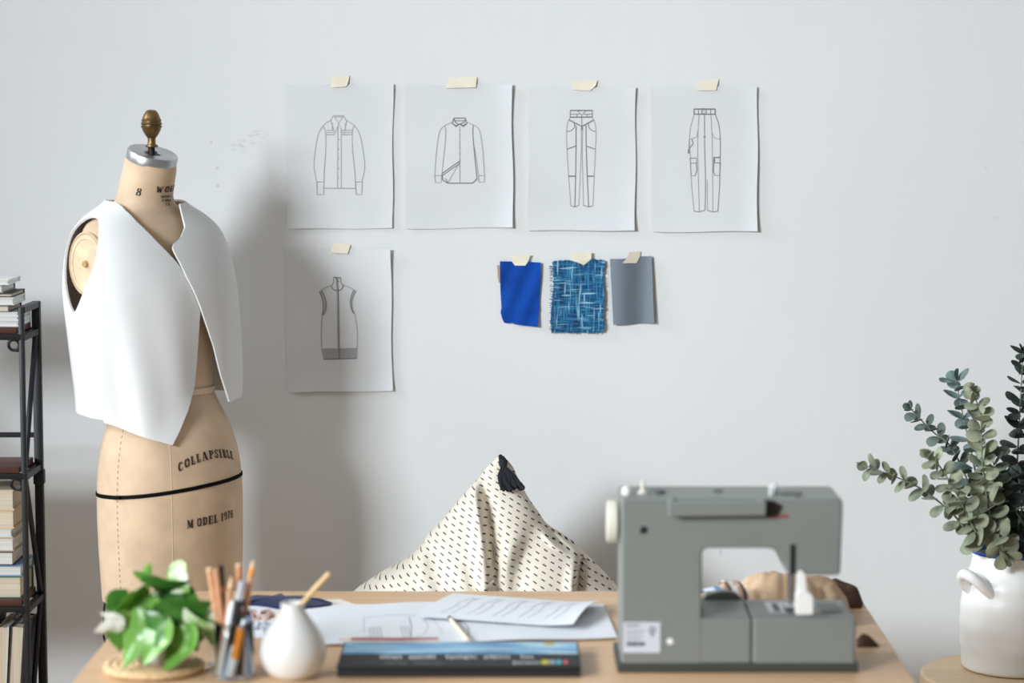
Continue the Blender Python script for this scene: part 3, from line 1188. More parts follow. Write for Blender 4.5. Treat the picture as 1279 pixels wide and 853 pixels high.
def ragged(a, b, n, amp):
    out = []
    for i in range(n):
        t = i / n
        out.append((a[0] + (b[0] - a[0]) * t + rr.uniform(-amp, amp), a[1] + (b[1] - a[1]) * t + rr.uniform(-amp, amp)))
    return out


tw = [(478, 197)] + ragged((500, 190), (600, 184), 6, 4) + [(645, 200), (690, 219), (712, 203), (735, 180)] + ragged((745, 178), (830, 188), 6, 5) + ragged((830, 192), (816, 300), 8, 4) + ragged((816, 300), (824, 420), 8, 4) \
    + ragged((822, 420), (816, 668), 14, 5) + ragged((816, 668), (478, 668), 16, 4) + ragged((474, 668), (466, 590), 6, 4) + ragged((468, 590), (478, 430), 10, 5) + ragged((478, 430), (486, 320), 8, 5) + ragged((486, 320), (480, 200), 8, 4)
sw = swatch('frayed teal and blue woven tweed swatch, middle of the three', tw, TWEED, lambda x, y: .007 + .001 * math.sin(x * .3) + .004 * max(0, (x - 742) / 12) * max(0, (y - 330) / 80), [(610, 135), (738, 133), (738, 178), (690, 219), (645, 201), (598, 184)])
bf = bmesh.new()
FRAY = mat('tweed_fray', (38, 108, 150), .95, var=.4, vs=300)
for _ in range(130):
    e = rr.random()
    if e < .5:
        x, y = rr.uniform(466, 482), rr.uniform(195, 668)
        a, b = (x + 10, y), (x - rr.uniform(4, 14), y + rr.uniform(-4, 4))
    elif e < .75:
        x, y = rr.uniform(478, 820), 665
        a, b = (x, y - 8), (x + rr.uniform(-3, 3), y + rr.uniform(4, 12))
    else:
        x, y = 818, rr.uniform(200, 668)
        a, b = (x - 8, y), (x + rr.uniform(4, 16), y + rr.uniform(-4, 4))
    tube(bf, [P(*c8(*a), YW - .0085), P(*c8(*b), YW - .0095)], .0006, 4)
finish(bf, 'fringe', FRAY, sw, 0)
swatch('smooth slate grey satin swatch, its right edge lifting off the wall', [(862, 178), (945, 178), (1064, 161), (1140, 159), (1144, 250), (1150, 420), (1157, 605), (1020, 610), (885, 617), (874, 400)],
       GREYC, lambda x, y: .007 + .0050 * math.sin((x - 762) * .115) + .0045 * max(0, (x - 800) / 16) * (.4 + .6 * (y - 320) / 85), [(990, 132), (1066, 128), (1062, 162), (1040, 206), (944, 206), (978, 168)])

# ================================================================ SHELF UNIT at the left
IRON = mat('black_iron', (30, 31, 36), .45, .3, var=.15, vs=40)
BOARD = wood('shelf_walnut', (98, 54, 42), (62, 34, 28), 1.0, 'X', .45)
SXR = P(45, 375, 4.91).x
SXL = SXR - .36
SF, SB = 4.76, 4.91
ztop = P(45, 376, 4.91).z
SHELF = thing('shelf_unit', 'black iron folding shelf unit with dark wood boards against the wall', 'shelf', (SXR - .18, 4.83, 0))
lev = [P(20, 417, SF).z, P(20, 591, SF).z, P(20, 757, SF).z]
lev.append(lev[2] - (lev[1] - lev[2]))
lev.append(.06)
for x in (SXR, SXL):
    for y, r in ((SF, .0055), (SB, .0085)):
        bm = bmesh.new()
        bx(bm, x - r, x + r, y - r, y + r, 0, ztop, .002)
        finish(bm, 'post', IRON, SHELF)
    bm = bmesh.new()
    bx(bm, x - .007, x + .007, SF, SB, ztop - .012, ztop)
    finish(bm, 'end_rail', IRON, SHELF)
    for i, z in enumerate(lev):
        bm = bmesh.new()
        bx(bm, x - .006, x + .006, SF, SB, z - .014, z - .002)
        finish(bm, 'end_rail', IRON, SHELF)
        if i + 1 < len(lev):
            z2 = lev[i + 1]
            a, b = ((x, SB - .012, z - .01), (x, SF + .008, z2 + .005)) if i % 2 == 0 else ((x, SF + .008, z - .01), (x, SB - .012, z2 + .005))
            bm = bmesh.new()
            tube(bm, [a, b], .0055, 8)
            finish(bm, 'brace', IRON, SHELF)
    bm = bmesh.new()
    bx(bm, x - .011, x + .011, SB - .011, SB + .011, lev[1] - .045, lev[1] - .014, .003)
    finish(bm, 'hinge', IRON, SHELF)
for i, z in enumerate(lev):
    bm = bmesh.new()
    bx(bm, SXL + .01, SXR - .009, SF - .004, SB - .012, z, z + .013, .002)
    finish(bm, 'shelf_board', BOARD, SHELF)
    bm = bmesh.new()
    bx(bm, SXL, SXR, SF - .006, SF + .006, z - .012, z, .001)
    finish(bm, 'rail', IRON, SHELF)
    bm = bmesh.new()
    bx(bm, SXL, SXR, SB - .006, SB + .006, z - .012, z, .001)
    finish(bm, 'rail', IRON, SHELF)
    if i < 4:
        for sx, xx in ((-1, SXR), (1, SXL)):
            bm = bmesh.new()
            c = Vector((xx + sx * .016, SF, z - .022))
            pts = [c + Vector((sx * .0105 * math.cos(t), 0, .0105 * math.sin(t))) for t in [k * .35 for k in range(19)]]
            tube(bm, pts, .0032, 8)
            tube(bm, [c + Vector((-sx * .003, 0, -.0105)), c + Vector((-sx * .016, 0, -.012))], .0032, 8)
            finish(bm, 'scroll_bracket', IRON, SHELF)
zr = P(20, 543, SB).z
bm = bmesh.new()
bx(bm, SXL, SXR, SB - .004, SB + .004, zr - .005, zr + .005)
finish(bm, 'back_rail', IRON, SHELF)

# books ----------------------------------------------------------


def pages_mat(name, c):
    k = NT(name)
    wv = k.n('ShaderNodeTexNoise', i_Scale=1.0, i_Detail=3.0)
    k.l(k.mapping((2, 2, 900)), wv.inputs['Vector'])
    d = tuple(x * .72 for x in lin(c)[:3]) + (1,)
    k.l(k.ramp(wv.outputs['Fac'], [(.35, lin(c)), (.75, d)]), k.b.inputs['Base Color'])
    k.b.inputs['Roughness'].default_value = .85
    return k.m


def vpages_mat(name, c):
    k = NT(name)
    wv = k.n('ShaderNodeTexNoise', i_Scale=1.0, i_Detail=3.0)
    k.l(k.mapping((900, 2, 2)), wv.inputs['Vector'])
    d = tuple(x * .72 for x in lin(c)[:3]) + (1,)
    k.l(k.ramp(wv.outputs['Fac'], [(.35, lin(c)), (.75, d)]), k.b.inputs['Base Color'])
    k.b.inputs['Roughness'].default_value = .85
    return k.m


PG_W = pages_mat('pages_white', (232, 232, 228))
PG_C = pages_mat('pages_cream', (226, 214, 192))
PG_T = pages_mat('pages_tan', (212, 190, 160))
PGV = vpages_mat('pages_upright', (222, 208, 188))


def flat_book(label, x1, x0, yf, yb, z0, z1, cover, pages, group, bt=.0022, turn=0):
    """a book lying flat with its page edges towards the room"""
    cx, cy = (x0 + x1) / 2, (yf + yb) / 2
    root = thing('book', label, 'book', (cx, cy, z0), group)
    M = Matrix.Translation((cx, cy, 0)) @ Matrix.Rotation(turn, 4, 'Z') @ Matrix.Translation((-cx, -cy, 0))
    bm = bmesh.new()
    bx(bm, x0, x1, yf, yb, z0, z0 + bt, M=M)
    bx(bm, x0, x1, yf, yb, z1 - bt, z1, M=M)
    bx(bm, x0, x1, yb - .003, yb, z0, z1, M=M)
    finish(bm, 'cover', cover, root, 0)
    bm = bmesh.new()
    bx(bm, x0 + .003, x1 - .003, yf + .003, yb - .003, z0 + bt, z1 - bt, M=M)
    finish(bm, 'pages', pages, root, 0)
    return root


cov = {}
for nme, c in (('white', (226, 228, 228)), ('taupe', (150, 145, 136)), ('dark', (52, 50, 52)), ('grey', (108, 106, 104)), ('cream', (222, 204, 176)), ('peach', (222, 188, 150)), ('navy', (44, 50, 78)), ('blue', (122, 152, 186)), ('green', (46, 104, 84)), ('pale', (206, 214, 208)), ('tan', (190, 168, 140)), ('red', (170, 70, 60)), ('yellow', (206, 186, 130))):
    cov[nme] = mat('cover_' + nme, c, .55, var=.06, vs=20)
ztopshelf = lev[0] + .013
# (top row, bottom row, right edge column, depth, cover, pages, label)
YB0 = SF - .0
top_books = [
    (349, 356, 10.5, .15, 'white', PG_W, 'white covered thin book on top of the upper stack'),
    (356, 366, 3, .16, 'taupe', PG_W, 'taupe covered book second from the top of the upper stack'),
    (366, 371.5, 15, .17, 'dark', PG_C, 'thin dark covered book that juts out in the upper stack'),
    (371.5, 381, 17, .15, 'white', PG_W, 'thick pale book below the jutting thin one on top shelf'),
    (381, 390, 11, .17, 'grey', PG_C, 'grey covered book in the middle of the upper stack'),
    (390, 394.5, 22, .16, 'white', PG_W, 'thin white booklet under the grey covered book'),
    (394.5, 400, 22.5, .16, 'white', PG_W, 'white book second from the bottom of the upper stack'),
    (400, 408, 23, .17, 'white', PG_W, 'white book at the bottom of the upper stack'),
]
low_books = [
    (612, 638, 17, .16, 'cream', PG_C, 'thick cream book on top of the lower stack'),
    (638, 662.5, 17.5, .17, 'peach', PG_C, 'thick peach edged book second from top of lower stack'),
    (662.5, 674, 15, .16, 'pale', PG_W, 'thin pale paperback in the middle of the lower stack'),
    (674, 692.5, 17, .17, 'tan', PG_W, 'tan book resting on the navy covered one'),
    (692.5, 711, 16.5, .16, 'navy', PG_W, 'book with dark navy cover in the lower stack'),
    (711, 725, 27, .17, 'blue', PG_W, 'light blue covered book above the green one'),
    (725, 754, 26.5, .17, 'green', PG_C, 'thick green covered book at the bottom of the lower stack'),
]
for spec, zb, grp in ((top_books, ztopshelf, 'books stacked on the top shelf'), (low_books, lev[2] + .013, 'books stacked on the lower shelf')):
    s0, s1 = spec[0][0], spec[-1][1]
    zhi = P(10, s0, SF + .01).z
    for (r0, r1, xr, dep, cv, pg, lab) in spec:
        z0 = zb + (zhi - zb) * (s1 - r1) / (s1 - s0)
        z1 = zb + (zhi - zb) * (s1 - r0) / (s1 - s0)
        X1 = P(xr, (r0 + r1) / 2, SF + .01).x
        flat_book(lab, X1, X1 - .29 - .02 * ((r0 * 7) % 3) / 3, SF + .012, min(SF + .010 + dep - .035, SB - .014), z0 + .0002, z1, cov[cv], pg, grp)

# upright books on the shelf below, leaning, page edges outward
zb = lev[3] + .013


def upright_book(label, px_bot, px_top, wpx, top_row, cover, tilt_deg, pages=PGV, yf=SF + .010, dep=.125, y_row=850):
    p = P(px_bot, y_row, yf)
    s = (P(100, y_row, yf).x - P(0, y_row, yf).x) / 100
    w = wpx * s
    h = P(px_top, top_row, yf).z - zb
    cx = p.x
    root = thing('book', label, 'book', (cx, yf + dep / 2, zb), 'books standing on the bottom shelf')
    a = math.radians(tilt_deg)
    hh = h / math.cos(a)
    M = Matrix.Translation((cx, 0, zb + .0008 + (w / 2) * abs(math.sin(a)))) @ Matrix.Rotation(a, 4, 'Y')
    # shift so that row y_row lands on px_bot
    off = math.tan(a) * (p.z - zb)
    M = Matrix.Translation((-off, 0, 0)) @ M
    bt = .0024
    bm = bmesh.new()
    bx(bm, -w / 2, -w / 2 + bt, yf, yf + dep, 0, hh, M=M)
    bx(bm, w / 2 - bt, w / 2, yf, yf + dep, 0, hh, M=M)
    bx(bm, -w / 2, w / 2, yf + dep - .003, yf + dep, 0, hh, M=M)
    finish(bm, 'cover', cover, root, 0)
    bm = bmesh.new()
    bx(bm, -w / 2 + bt, w / 2 - bt, yf + .002, yf + dep - .003, .003, hh - .003, M=M)
    finish(bm, 'pages', pages, root, 0)


upright_book('pale green book leaning on the lowest visible shelf', 1.5, 8, 14, 783, cov['pale'], 3.5)
upright_book('tan book standing beside the corner post', 18.5, 20, 17, 783, cov['dark'], 4.2)
upright_book('dark book mostly out of frame beside the pale green one', -18, -11, 14, 776, cov['dark'], 3.5)

# ================================================================ BEAN BAG with tassel
def dash_mat():
    k = NT('dashed_cotton')
    co = k.n('ShaderNodeUVMap')
    co.uv_map = 'cloth'
    sep = k.n('ShaderNodeSeparateXYZ')
    k.l(co.outputs['UV'], sep.inputs[0])
    rowp, dashp = .0125, .0180
    v = k.math('DIVIDE', sep.outputs['Y'], rowp)
    row = k.math('FLOOR', v)
    fv = k.math('FRACT', v)
    shift = k.math('MULTIPLY', k.math('FRACT', k.math('MULTIPLY', row, .37)), 1.0)
    u = k.math('FRACT', k.math('ADD', k.math('DIVIDE', sep.outputs['X'], dashp), shift))
    iv = k.math('LESS_THAN', k.math('ABSOLUTE', k.math('SUBTRACT', fv, .5)), .095)
    iu = k.math('LESS_THAN', k.math('ABSOLUTE', k.math('SUBTRACT', u, .5)), .235)
    d = k.math('MULTIPLY', iv, iu)
    nz = k.n('ShaderNodeTexNoise', i_Scale=300.0)
    k.l(k.coord(), nz.inputs['Vector'])
    base = k.ramp(nz.outputs['Fac'], [(.3, lin((238, 230, 216))), (.7, lin((226, 217, 202)))])
    k.l(k.mix(d, base, lin((52, 50, 52))), k.b.inputs['Base Color'])
    k.b.inputs['Roughness'].default_value = .9
    k.b.inputs['Specular IOR Level'].default_value = .2
    k.bump(nz.outputs['Fac'], .1, .001)
    return k.m


BY = 4.86
# row in the photo: left column, right column
OUT = [(569, 624, 628), (575, 617, 634), (584, 608, 641), (595, 600, 646), (610, 586, 653), (625, 573, 662), (640, 560, 673), (655, 547, 684), (668, 534, 702), (680, 527, 719), (692, 515, 732),
       (702, 502, 742), (714, 479, 753), (726, 461, 764), (738, 444, 775), (760, 424, 790), (800, 396, 812), (860, 372, 832), (930, 358, 844), (1000, 362, 842), (1080, 368, 836), (1120, 380, 824), (1140, 404, 800)]
CRE = [([(598, 600), (606, 640), (613, 690), (616, 745), (612, 800)], .022, 8.5), ([(533, 668), (538, 700), (552, 735), (566, 770)], .0085, 11), ([(727, 684), (720, 705), (716, 740), (714, 780)], .024, 6),
       ([(580, 690), (592, 720), (600, 750)], .007, 7), ([(660, 655), (640, 700), (636, 745)], .010, 12), ([(685, 660), (694, 672), (704, 676)], .012, 5), ([(505, 700), (520, 722), (540, 745)], .003, 8)]


def crease(px, py):
    s = 0
    for pts, amp, w in CRE:
        y0, y1 = pts[0][1], pts[-1][1]
        t = (py - y0) / (y1 - y0)
        if t < -.15 or t > 1.3:
            continue
        xc = sminterp([(b, a) for a, b in pts], py)[0]
        fade = max(0, min(1, (t + .15) / .4)) * max(0, min(1, (1.3 - t) / .4))
        fade = fade * fade * (3 - 2 * fade)
        # soft ridge on one side, valley on the other
        x = (px - xc) / w
        s += amp * fade * (math.exp(-(x + .8) ** 2) * .8 - math.exp(-(x - .5) ** 2))
    return s


bm = bmesh.new()
uvl = bm.loops.layers.uv.new('cloth')
NB, MB_ = 160, 110
rows = [569 + (1140 - 569) * (i / MB_) ** 1.25 for i in range(MB_ + 1)]
grid = []
ulist = []
for r in rows:
    l, rt = sminterp(OUT, r)
    pL, pR = P(l, r, BY), P(rt, r, BY)
    z = max(.004, pL.z)
    hw = (pR.x - pL.x) / 2
    cx = (pR.x + pL.x) / 2
    dp = min(.34, hw * .62 + .004)
    ring = []
    flat_y = []
    for k in range(NB):
        a = 2 * PI * k / NB
        ca, sa = math.cos(a), math.sin(a)
        x = cx + hw * math.copysign(abs(ca) ** .85, ca)
        front = -sa
        y = BY - dp * .1 * 0 + dp * math.copysign(abs(sa) ** .85, sa)
        pxx = l + (rt - l) * (x - (cx - hw)) / (2 * hw)
        flat_y.append((x, y))
        if y < BY:
            edge = min(1, abs(sa) * 3)
            y -= crease(pxx, r) * edge * 1.9
            y -= .004 * edge * math.sin(pxx * .06 + r * .05)
        else:
            y += .006 * math.sin(pxx * .08 + r * .04)
            y = min(y, YW - .012)
        v = bm.verts.new((x, y, z))
        dd = dp * (1 - abs(sa))
        ring.append(v)
    # cloth coordinates: distance round the bag from the front middle
    q0 = 3 * NB // 4
    uu = {0: 0.0}
    for sgn in (1, -1):
        acc = 0
        for s_ in range(1, NB // 2 + 1):
            A_, B_ = flat_y[(q0 + sgn * s_) % NB], flat_y[(q0 + sgn * (s_ - 1)) % NB]
            acc += math.hypot(A_[0] - B_[0], A_[1] - B_[1])
            uu[sgn * s_] = sgn * acc
    ulist.append((cx, z, uu))
    grid.append(ring)
t0 = math.radians(-34)
for i in range(len(grid) - 1):
    a, b = grid[i], grid[i + 1]
    for k in range(NB):
        f = bm.faces.new((a[k], b[k], b[(k + 1) % NB], a[(k + 1) % NB]))
        ks = (k - 3 * NB // 4 + NB // 2) % NB - NB // 2
        for lp, (ri, kk) in zip(f.loops, ((i, ks), (i + 1, ks), (i + 1, ks + 1), (i, ks + 1))):
            cx_, z_, uu = ulist[ri]
            x, z = cx_ + .15 * uu[kk] + .85 * (grid[ri][(kk + 3 * NB // 4) % NB].co.x - cx_), z_ * 1.1
            lp[uvl].uv = (x * math.cos(t0) + z * math.sin(t0), -x * math.sin(t0) + z * math.cos(t0))
bm.faces.new(grid[0])
bm.faces.new(grid[-1][::-1])
pk = P(626, 570, BY)
BAG = thing('bean_bag', 'cream bean bag with small black dashes and a pointed top behind the desk', 'bean bag', (P(610, 900, BY).x, BY, 0))
finish(bm, 'cover', dash_mat(), BAG, 180)
TASM = mat('tassel_cotton', (26, 27, 36), .9, var=.3, vs=200)
bm = bmesh.new()
s = .00164


def tp(px, py, dy=0):
    return P(px, py, BY - .014 - max(0, py - 576) * .0013 + dy)


tube(bm, [tp(624, 568), tp(626, 572), tp(628, 576)], [.003, .006, .006], 8)
tube(bm, [tp(627, 570), tp(628, 575), tp(628.5, 580), tp(629, 585)], [.004, .0085, .0088, .006], 12)
tr = random.Random(5)
for i in range(70):
    u = tr.random()
    # two lobes of strands
    if u < .5:
        e = (628 + tr.uniform(-3, 12), 611 + tr.uniform(-3, 3))
        m_ = (626.5 + tr.uniform(-3.5, 7), 597)
    else:
        e = (645 + tr.uniform(-9, 10), 609 + tr.uniform(-5, 3))
        m_ = (636 + tr.uniform(-4, 8), 595 + tr.uniform(-3, 3))
    d = tr.uniform(-.012, .01)
    tube(bm, smooth_poly([tp(629 + tr.uniform(-2, 2), 583, d * .2), tp(m_[0], m_[1], d), tp(e[0], e[1], d * 1.1)], 3), .0032, 5)
tag(finish(bm, 'tassel', TASM, BAG, 60), 'black cotton tassel')

# ================================================================ SEWING MACHINE (seen from its back)
YM = T(930, 840).y
SM = (P(200, 800, YM).x - P(0, 800, YM).x) / 200      # metres per pixel on its near face


def mz(px, py):
    p = P(px, py, YM)
    return (p.x, p.z)


MG = mat('machine_grey', (127, 132, 128), .42, var=.03, vs=8, bump=.03, bs=400)
MGD = mat('machine_dark_grey', (98, 102, 101), .45, var=.04)
MBASE = mat('machine_base', (62, 65, 60), .5, var=.06)
MCREAM = mat('machine_cream', (226, 222, 206), .4, var=.03)
MWHITE = mat('machine_white', (240, 240, 238), .35, var=.02)
STEEL = mat('steel', (176, 178, 180), .28, .95, var=.06)
MDARK = mat('machine_black', (34, 34, 36), .45, var=.1)
REDP = mat('red_print', (160, 34, 44), .5)
xm, zm = mz(930, 840)
MACH = thing('sewing_machine', 'grey sewing machine standing with its back turned on the desk', 'sewing machine', (xm, YM + .07, TZ))
zbed = mz(0, 772)[1]
body = [(776, 832), (776, 622), (1053, 622), (1053, 640), (1050, 716), (1046, 719), (985, 719), (969, 685), (877, 685), (877, 832)]
radii = [0, 5, 11, 0, 3, 3, 3, 12, 9, 0]
poly = [mz(*p) for p in rounded(body, radii, 6)]
finish(prism(bmesh.new(), poly, YM, YM + .128, .005, 4), 'body', MG, MACH, 30)
# raised arm cover and faceplate join
bm = bmesh.new()
prism(bm, [mz(*p) for p in rounded([(990, 624), (1050, 624), (1048, 716), (990, 716)], 3)], YM - .0006, YM + .02)
# bed and accessory box
x0, x1, x2 = mz(870, 0)[0], mz(947, 0)[0], mz(1080, 0)[0]
zb0 = TZ + .011
bmesh.ops.delete(bm, geom=bm.verts[:], context='VERTS')
bm.free()
finish(box(x0, x1 - .0008, YM + .001, YM + .150, zb0, zbed - .0005, .004, 3), 'bed', MG, MACH, 30)
finish(box(x1 + .0008, x2, YM, YM + .152, zb0, zbed, .005, 3), 'accessory_box', MG, MACH, 30)
xb0, xb1 = mz(775, 0)[0], mz(1084, 0)[0]
finish(box(xb0 - .001, xb1, YM - .002, YM + .156, TZ, TZ + .0165, .003, 2), 'base', MBASE, MACH, 30)
# needle plate with feed slot, cover plate, small lever on the bed top
bm = bmesh.new()
bx(bm, mz(972, 0)[0], mz(1030, 0)[0], YM + .035, YM + .125, zbed - .001, zbed + .0012, .0008)
finish(bm, 'needle_plate', STEEL, MACH, 30)
bm = bmesh.new()
for px in (980, 1022):
    bm = bmesh.new()
    bx(bm, mz(px, 0)[0], mz(px + 8, 0)[0], YM + .05, YM + .11, zbed + .001, zbed + .0018)
    finish(bm, 'feed_dog', MDARK, MACH, 0)
bm = bmesh.new()
bx(bm, mz(1040, 0)[0], mz(1066, 0)[0], YM + .04, YM + .12, zbed - .001, zbed + .001, .0006)
finish(bm, 'slide_plate', MGD, MACH, 30)
# dark swelling on the far side of the bed
bm = bmesh.new()
prism(bm, [mz(*p) for p in rounded([(884, 776), (890, 766), (912, 761), (930, 763), (942, 776)], [0, 6, 10, 8, 0])], YM + .152, YM + .172, .003, 3)
finish(bm, 'free_arm_end', MG, MACH, 30)
# recess beside the column
bm = bmesh.new()
bx(bm, mz(877, 0)[0], mz(884, 0)[0], YM + .004, YM + .05, zbed - .001, zbed + .0165, .002)
finish(bm, 'bed_clip', MGD, MACH, 30)
# handwheel
hw = P(767, 660, YM)
bm = bmesh.new()
RX = Matrix.Rotation(PI / 2, 3, 'Y')
hr = 27 * SM
prof = [(hr * .8, -.0095), (hr * .97, -.0085), (hr, -.006)]
lathe(bm, prof + [(hr, .005), (hr * .95, .008), (hr * .6, .0095)], (hw.x, YM + .066, hw.z), 48, RX, wob=lambda a, z: .008 * math.sin(a * 24))
hwo = finish(bm, 'handwheel', MCREAM, MACH, 30)
bm = bmesh.new()
tube(bm, [(mz(772, 0)[0], YM + .066, hw.z), (mz(778, 0)[0], YM + .066, hw.z)], hr * .6, 24)
finish(bm, 'hub', MGD, hwo)
# carrying handle lying along the back
zt, zb_ = mz(0, 624)[1], mz(0, 643)[1]
xa, xb = mz(838, 0)[0], mz(962, 0)[0]
bm = bmesh.new()
prism(bm, [(x, z) for x, z in rounded([(xa, zb_), (xa, zt), (xb, zt), (xb - .001, zb_ + .002)], .0035)], YM - .024, YM - .010, .003, 3)
ho = finish(bm, 'carrying_handle', MG, MACH, 30)
for px, w in ((838, 8), (952, 10)):
    bm = bmesh.new()
    bx(bm, mz(px, 0)[0], mz(px + w, 0)[0], YM - .014, YM + .03, zt - .016, zt + .0025, .003, 2)
    finish(bm, 'handle_lug', MG, ho, 30)
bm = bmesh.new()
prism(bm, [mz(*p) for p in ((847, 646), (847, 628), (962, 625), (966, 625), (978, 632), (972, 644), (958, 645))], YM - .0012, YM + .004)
finish(bm, 'handle_recess_shade', MDARK, MACH, 0)  # dark slab: recess at the right, plus the handle's shadow painted in below
# top furniture
ztop_m = mz(0, 622)[1]


def on_top(px, dy):
    return mz(px, 0)[0], YM + dy, ztop_m


for px, h, nm in ((808, .019, 'spool_pin'), (978, .016, 'spool_pin')):
    x, y, z = on_top(px, .05)
    bm = bmesh.new()
    lathe(bm, [(.009, -.002), (.009, .002), (.0075, .0035), (.0032, .004), (.0026, h), (.0012, h + .002)], (x, y, z), 20)
    finish(bm, nm, STEEL if px > 900 else MCREAM, MACH)
x, y, z = on_top(787, .04)
bm = bmesh.new()
lathe(bm, [(.0075, -.002), (.008, .008), (.0065, .0115), (.003, .0125)], (x, y, z), 20)
finish(bm, 'bobbin_stop', MWHITE, MACH)
x, y, z = on_top(826, .05)
bm = bmesh.new()
lathe(bm, [(.013, -.002), (.013, .0045), (.011, .006)], (x, y, z), 24)
finish(bm, 'bobbin_winder', MGD, MACH)
x, y, z = on_top(974, .03)
bm = bmesh.new()
tube(bm, [(x - .004, y, z - .001), (x - .004, y, z + .014), (x + .002, y, z + .017)], .0018, 8)
finish(bm, 'thread_guide', MWHITE, MACH)
bm = bmesh.new()
bx(bm, mz(984, 0)[0], mz(1012, 0)[0], YM + .03, YM + .045, z - .001, z + .004, .0015)
finish(bm, 'tension_guide', MGD, MACH, 30)
bm = bmesh.new()
bx(bm, mz(900, 0)[0], mz(912, 0)[0], YM + .06, YM + .07, z - .001, z + .004, .0015)
finish(bm, 'stitch_lever', MGD, MACH, 30)
bm = bmesh.new()
bx(bm, mz(1000, 0)[0], mz(1006, 0)[0], YM + .005, YM + .012, z - .001, z + .0035, .001)
finish(bm, 'lid_catch', MGD, MACH, 30)
# slot for the presser lever, lever, presser bar, foot
bm = bmesh.new()
bx(bm, mz(994.5, 0)[0], mz(1001.5, 0)[0], YM - .0014, YM + .004, mz(0, 718)[1], mz(0, 680)[1], .0005)
finish(bm, 'lever_slot', MDARK, MACH, 0)
bm = bmesh.new()
prism(bm, [mz(*p) for p in rounded([(994, 744), (995, 716), (1000, 711), (1006, 716), (1008, 744)], 3)], YM - .006, YM + .006, .0015)
lo = finish(bm, 'presser_lever', MWHITE, MACH, 30)
bm = bmesh.new()
prism(bm, [mz(*p) for p in rounded([(993, 766), (993, 741), (998, 736), (1010, 738), (1015, 744), (1015, 766)], 3)], YM - .012, YM + .007, .002)
finish(bm, 'lever_grip', MWHITE, lo, 30)
bm = bmesh.new()
tube(bm, [(mz(1001, 0)[0], YM + .07, mz(0, 725)[1]), (mz(1001, 0)[0], YM + .07, zbed + .008)], .0035, 12)
pb = finish(bm, 'presser_bar', STEEL, MACH)
bm = bmesh.new()
bx(bm, mz(994, 0)[0], mz(1009, 0)[0], YM + .055, YM + .09, zbed + .002, zbed + .006, .001)
finish(bm, 'presser_foot', STEEL, pb, 30)
bm = bmesh.new()
tube(bm, [(mz(1012, 0)[0], YM + .075, mz(0, 717)[1] + .002), (mz(1012, 0)[0], YM + .075, mz(0, 731)[1])], .0045, 12)
tube(bm, [(mz(1012, 0)[0], YM + .075, mz(0, 731)[1]), (mz(1012, 0)[0], YM + .075, zbed + .012)], .0011, 8)
finish(bm, 'needle_bar', STEEL, MACH)
bm = bmesh.new()
lathe(bm, [(.004, -.004), (.0085, -.003), (.0085, .003), (.004, .004)], (mz(1025, 0)[0], YM + .06, mz(0, 721)[1]), 18)
finish(bm, 'thread_cutter', MDARK, MACH)
bm = bmesh.new()
bx(bm, mz(1050, 0)[0], mz(1055, 0)[0], YM + .03, YM + .06, mz(0, 706)[1], mz(0, 698)[1], .002)
finish(bm, 'light_switch', MGD, MACH, 30)
# screw holes
for (px, py, r, m_) in ((804, 662, .0052, MDARK), (837, 801, .0042, MWHITE)):
    p = P(px, py, YM)
    bm = bmesh.new()
    lathe(bm, [(r * 1.25, 0), (r * 1.25, .0006), (r, .0012), (r * .3, .0006)], (p.x, YM, p.z), 20, Matrix.Rotation(PI / 2, 3, 'X'))
    finish(bm, 'screw', m_, MACH)
# printed name in red, and the rating label
def text_mesh(txt, size, m, name, parent, loc, rot=(PI / 2, 0, 0), bold=.0, sx=1.0):
    cu = bpy.data.curves.new(name, 'FONT')
    cu.body = txt
    cu.size = size
    cu.align_x = 'CENTER'
    cu.align_y = 'CENTER'
    cu.offset = bold
    tmp = bpy.data.objects.new(name + '_tmp', cu)
    C.objects.link(tmp)
    dg = bpy.context.evaluated_depsgraph_get()
    me = bpy.data.meshes.new_from_object(tmp.evaluated_get(dg))
    bpy.data.objects.remove(tmp)
    bpy.data.curves.remove(cu)
    M = Matrix.Translation(loc) @ Euler(rot).to_matrix().to_4x4() @ Matrix.Diagonal((sx, 1, 1, 1))
    me.transform(M)
    me.materials.clear()
    me.materials.append(m)
    me.name = name
    o = bpy.data.objects.new(name, me)
    C.objects.link(o)
    if parent is not None:
        o.parent = parent
        o.matrix_parent_inverse = parent.matrix_basis.inverted()
    return o


p = P(971.5, 645, YM)
text_mesh('SINGER', .0088, REDP, 'lettering', MACH, (p.x, YM - .0006, p.z), bold=.0002, sx=1.25)
LABELM = mat('label_paper', (206, 210, 220), .5, var=.02)
LINK = mat('label_ink', (112, 114, 128), .6)
LINKD = mat('label_ink_dark', (62, 62, 74), .6)
bm = bmesh.new()
pa, pb_ = P(778.5, 777, YM), P(824.5, 815, YM)
bx(bm, pa.x, pb_.x, YM - .0008, YM + .001, pb_.z, pa.z)
lb = finish(bm, 'rating_label', LABELM, MACH, 0)
bm = bmesh.new()
for (a, b, y, h) in ((782, 799, 781, 2.4), (782, 806, 788, 1.2), (782, 802, 792, 1.0), (782, 804, 796, 1.0), (782, 800, 799.5, 1.0)):
    x = a
    while x < b:
        w = rr.uniform(1.2, 3.2)
        A, B = P(x, y - h / 2, YM), P(min(b, x + w), y + h / 2, YM)
        bx(bm, A.x, B.x, YM - .0011, YM - .0007, B.z, A.z)
        x += w + .7
finish(bm, 'print', LINK, lb, 0)
bm = bmesh.new()
x = 783
while x < 806:
    w = rr.uniform(1.5, 3)
    A, B = P(x, 802, YM), P(x + w, 806.5, YM)
    bx(bm, A.x, B.x, YM - .0011, YM - .0007, B.z, A.z)
    x += w + .5
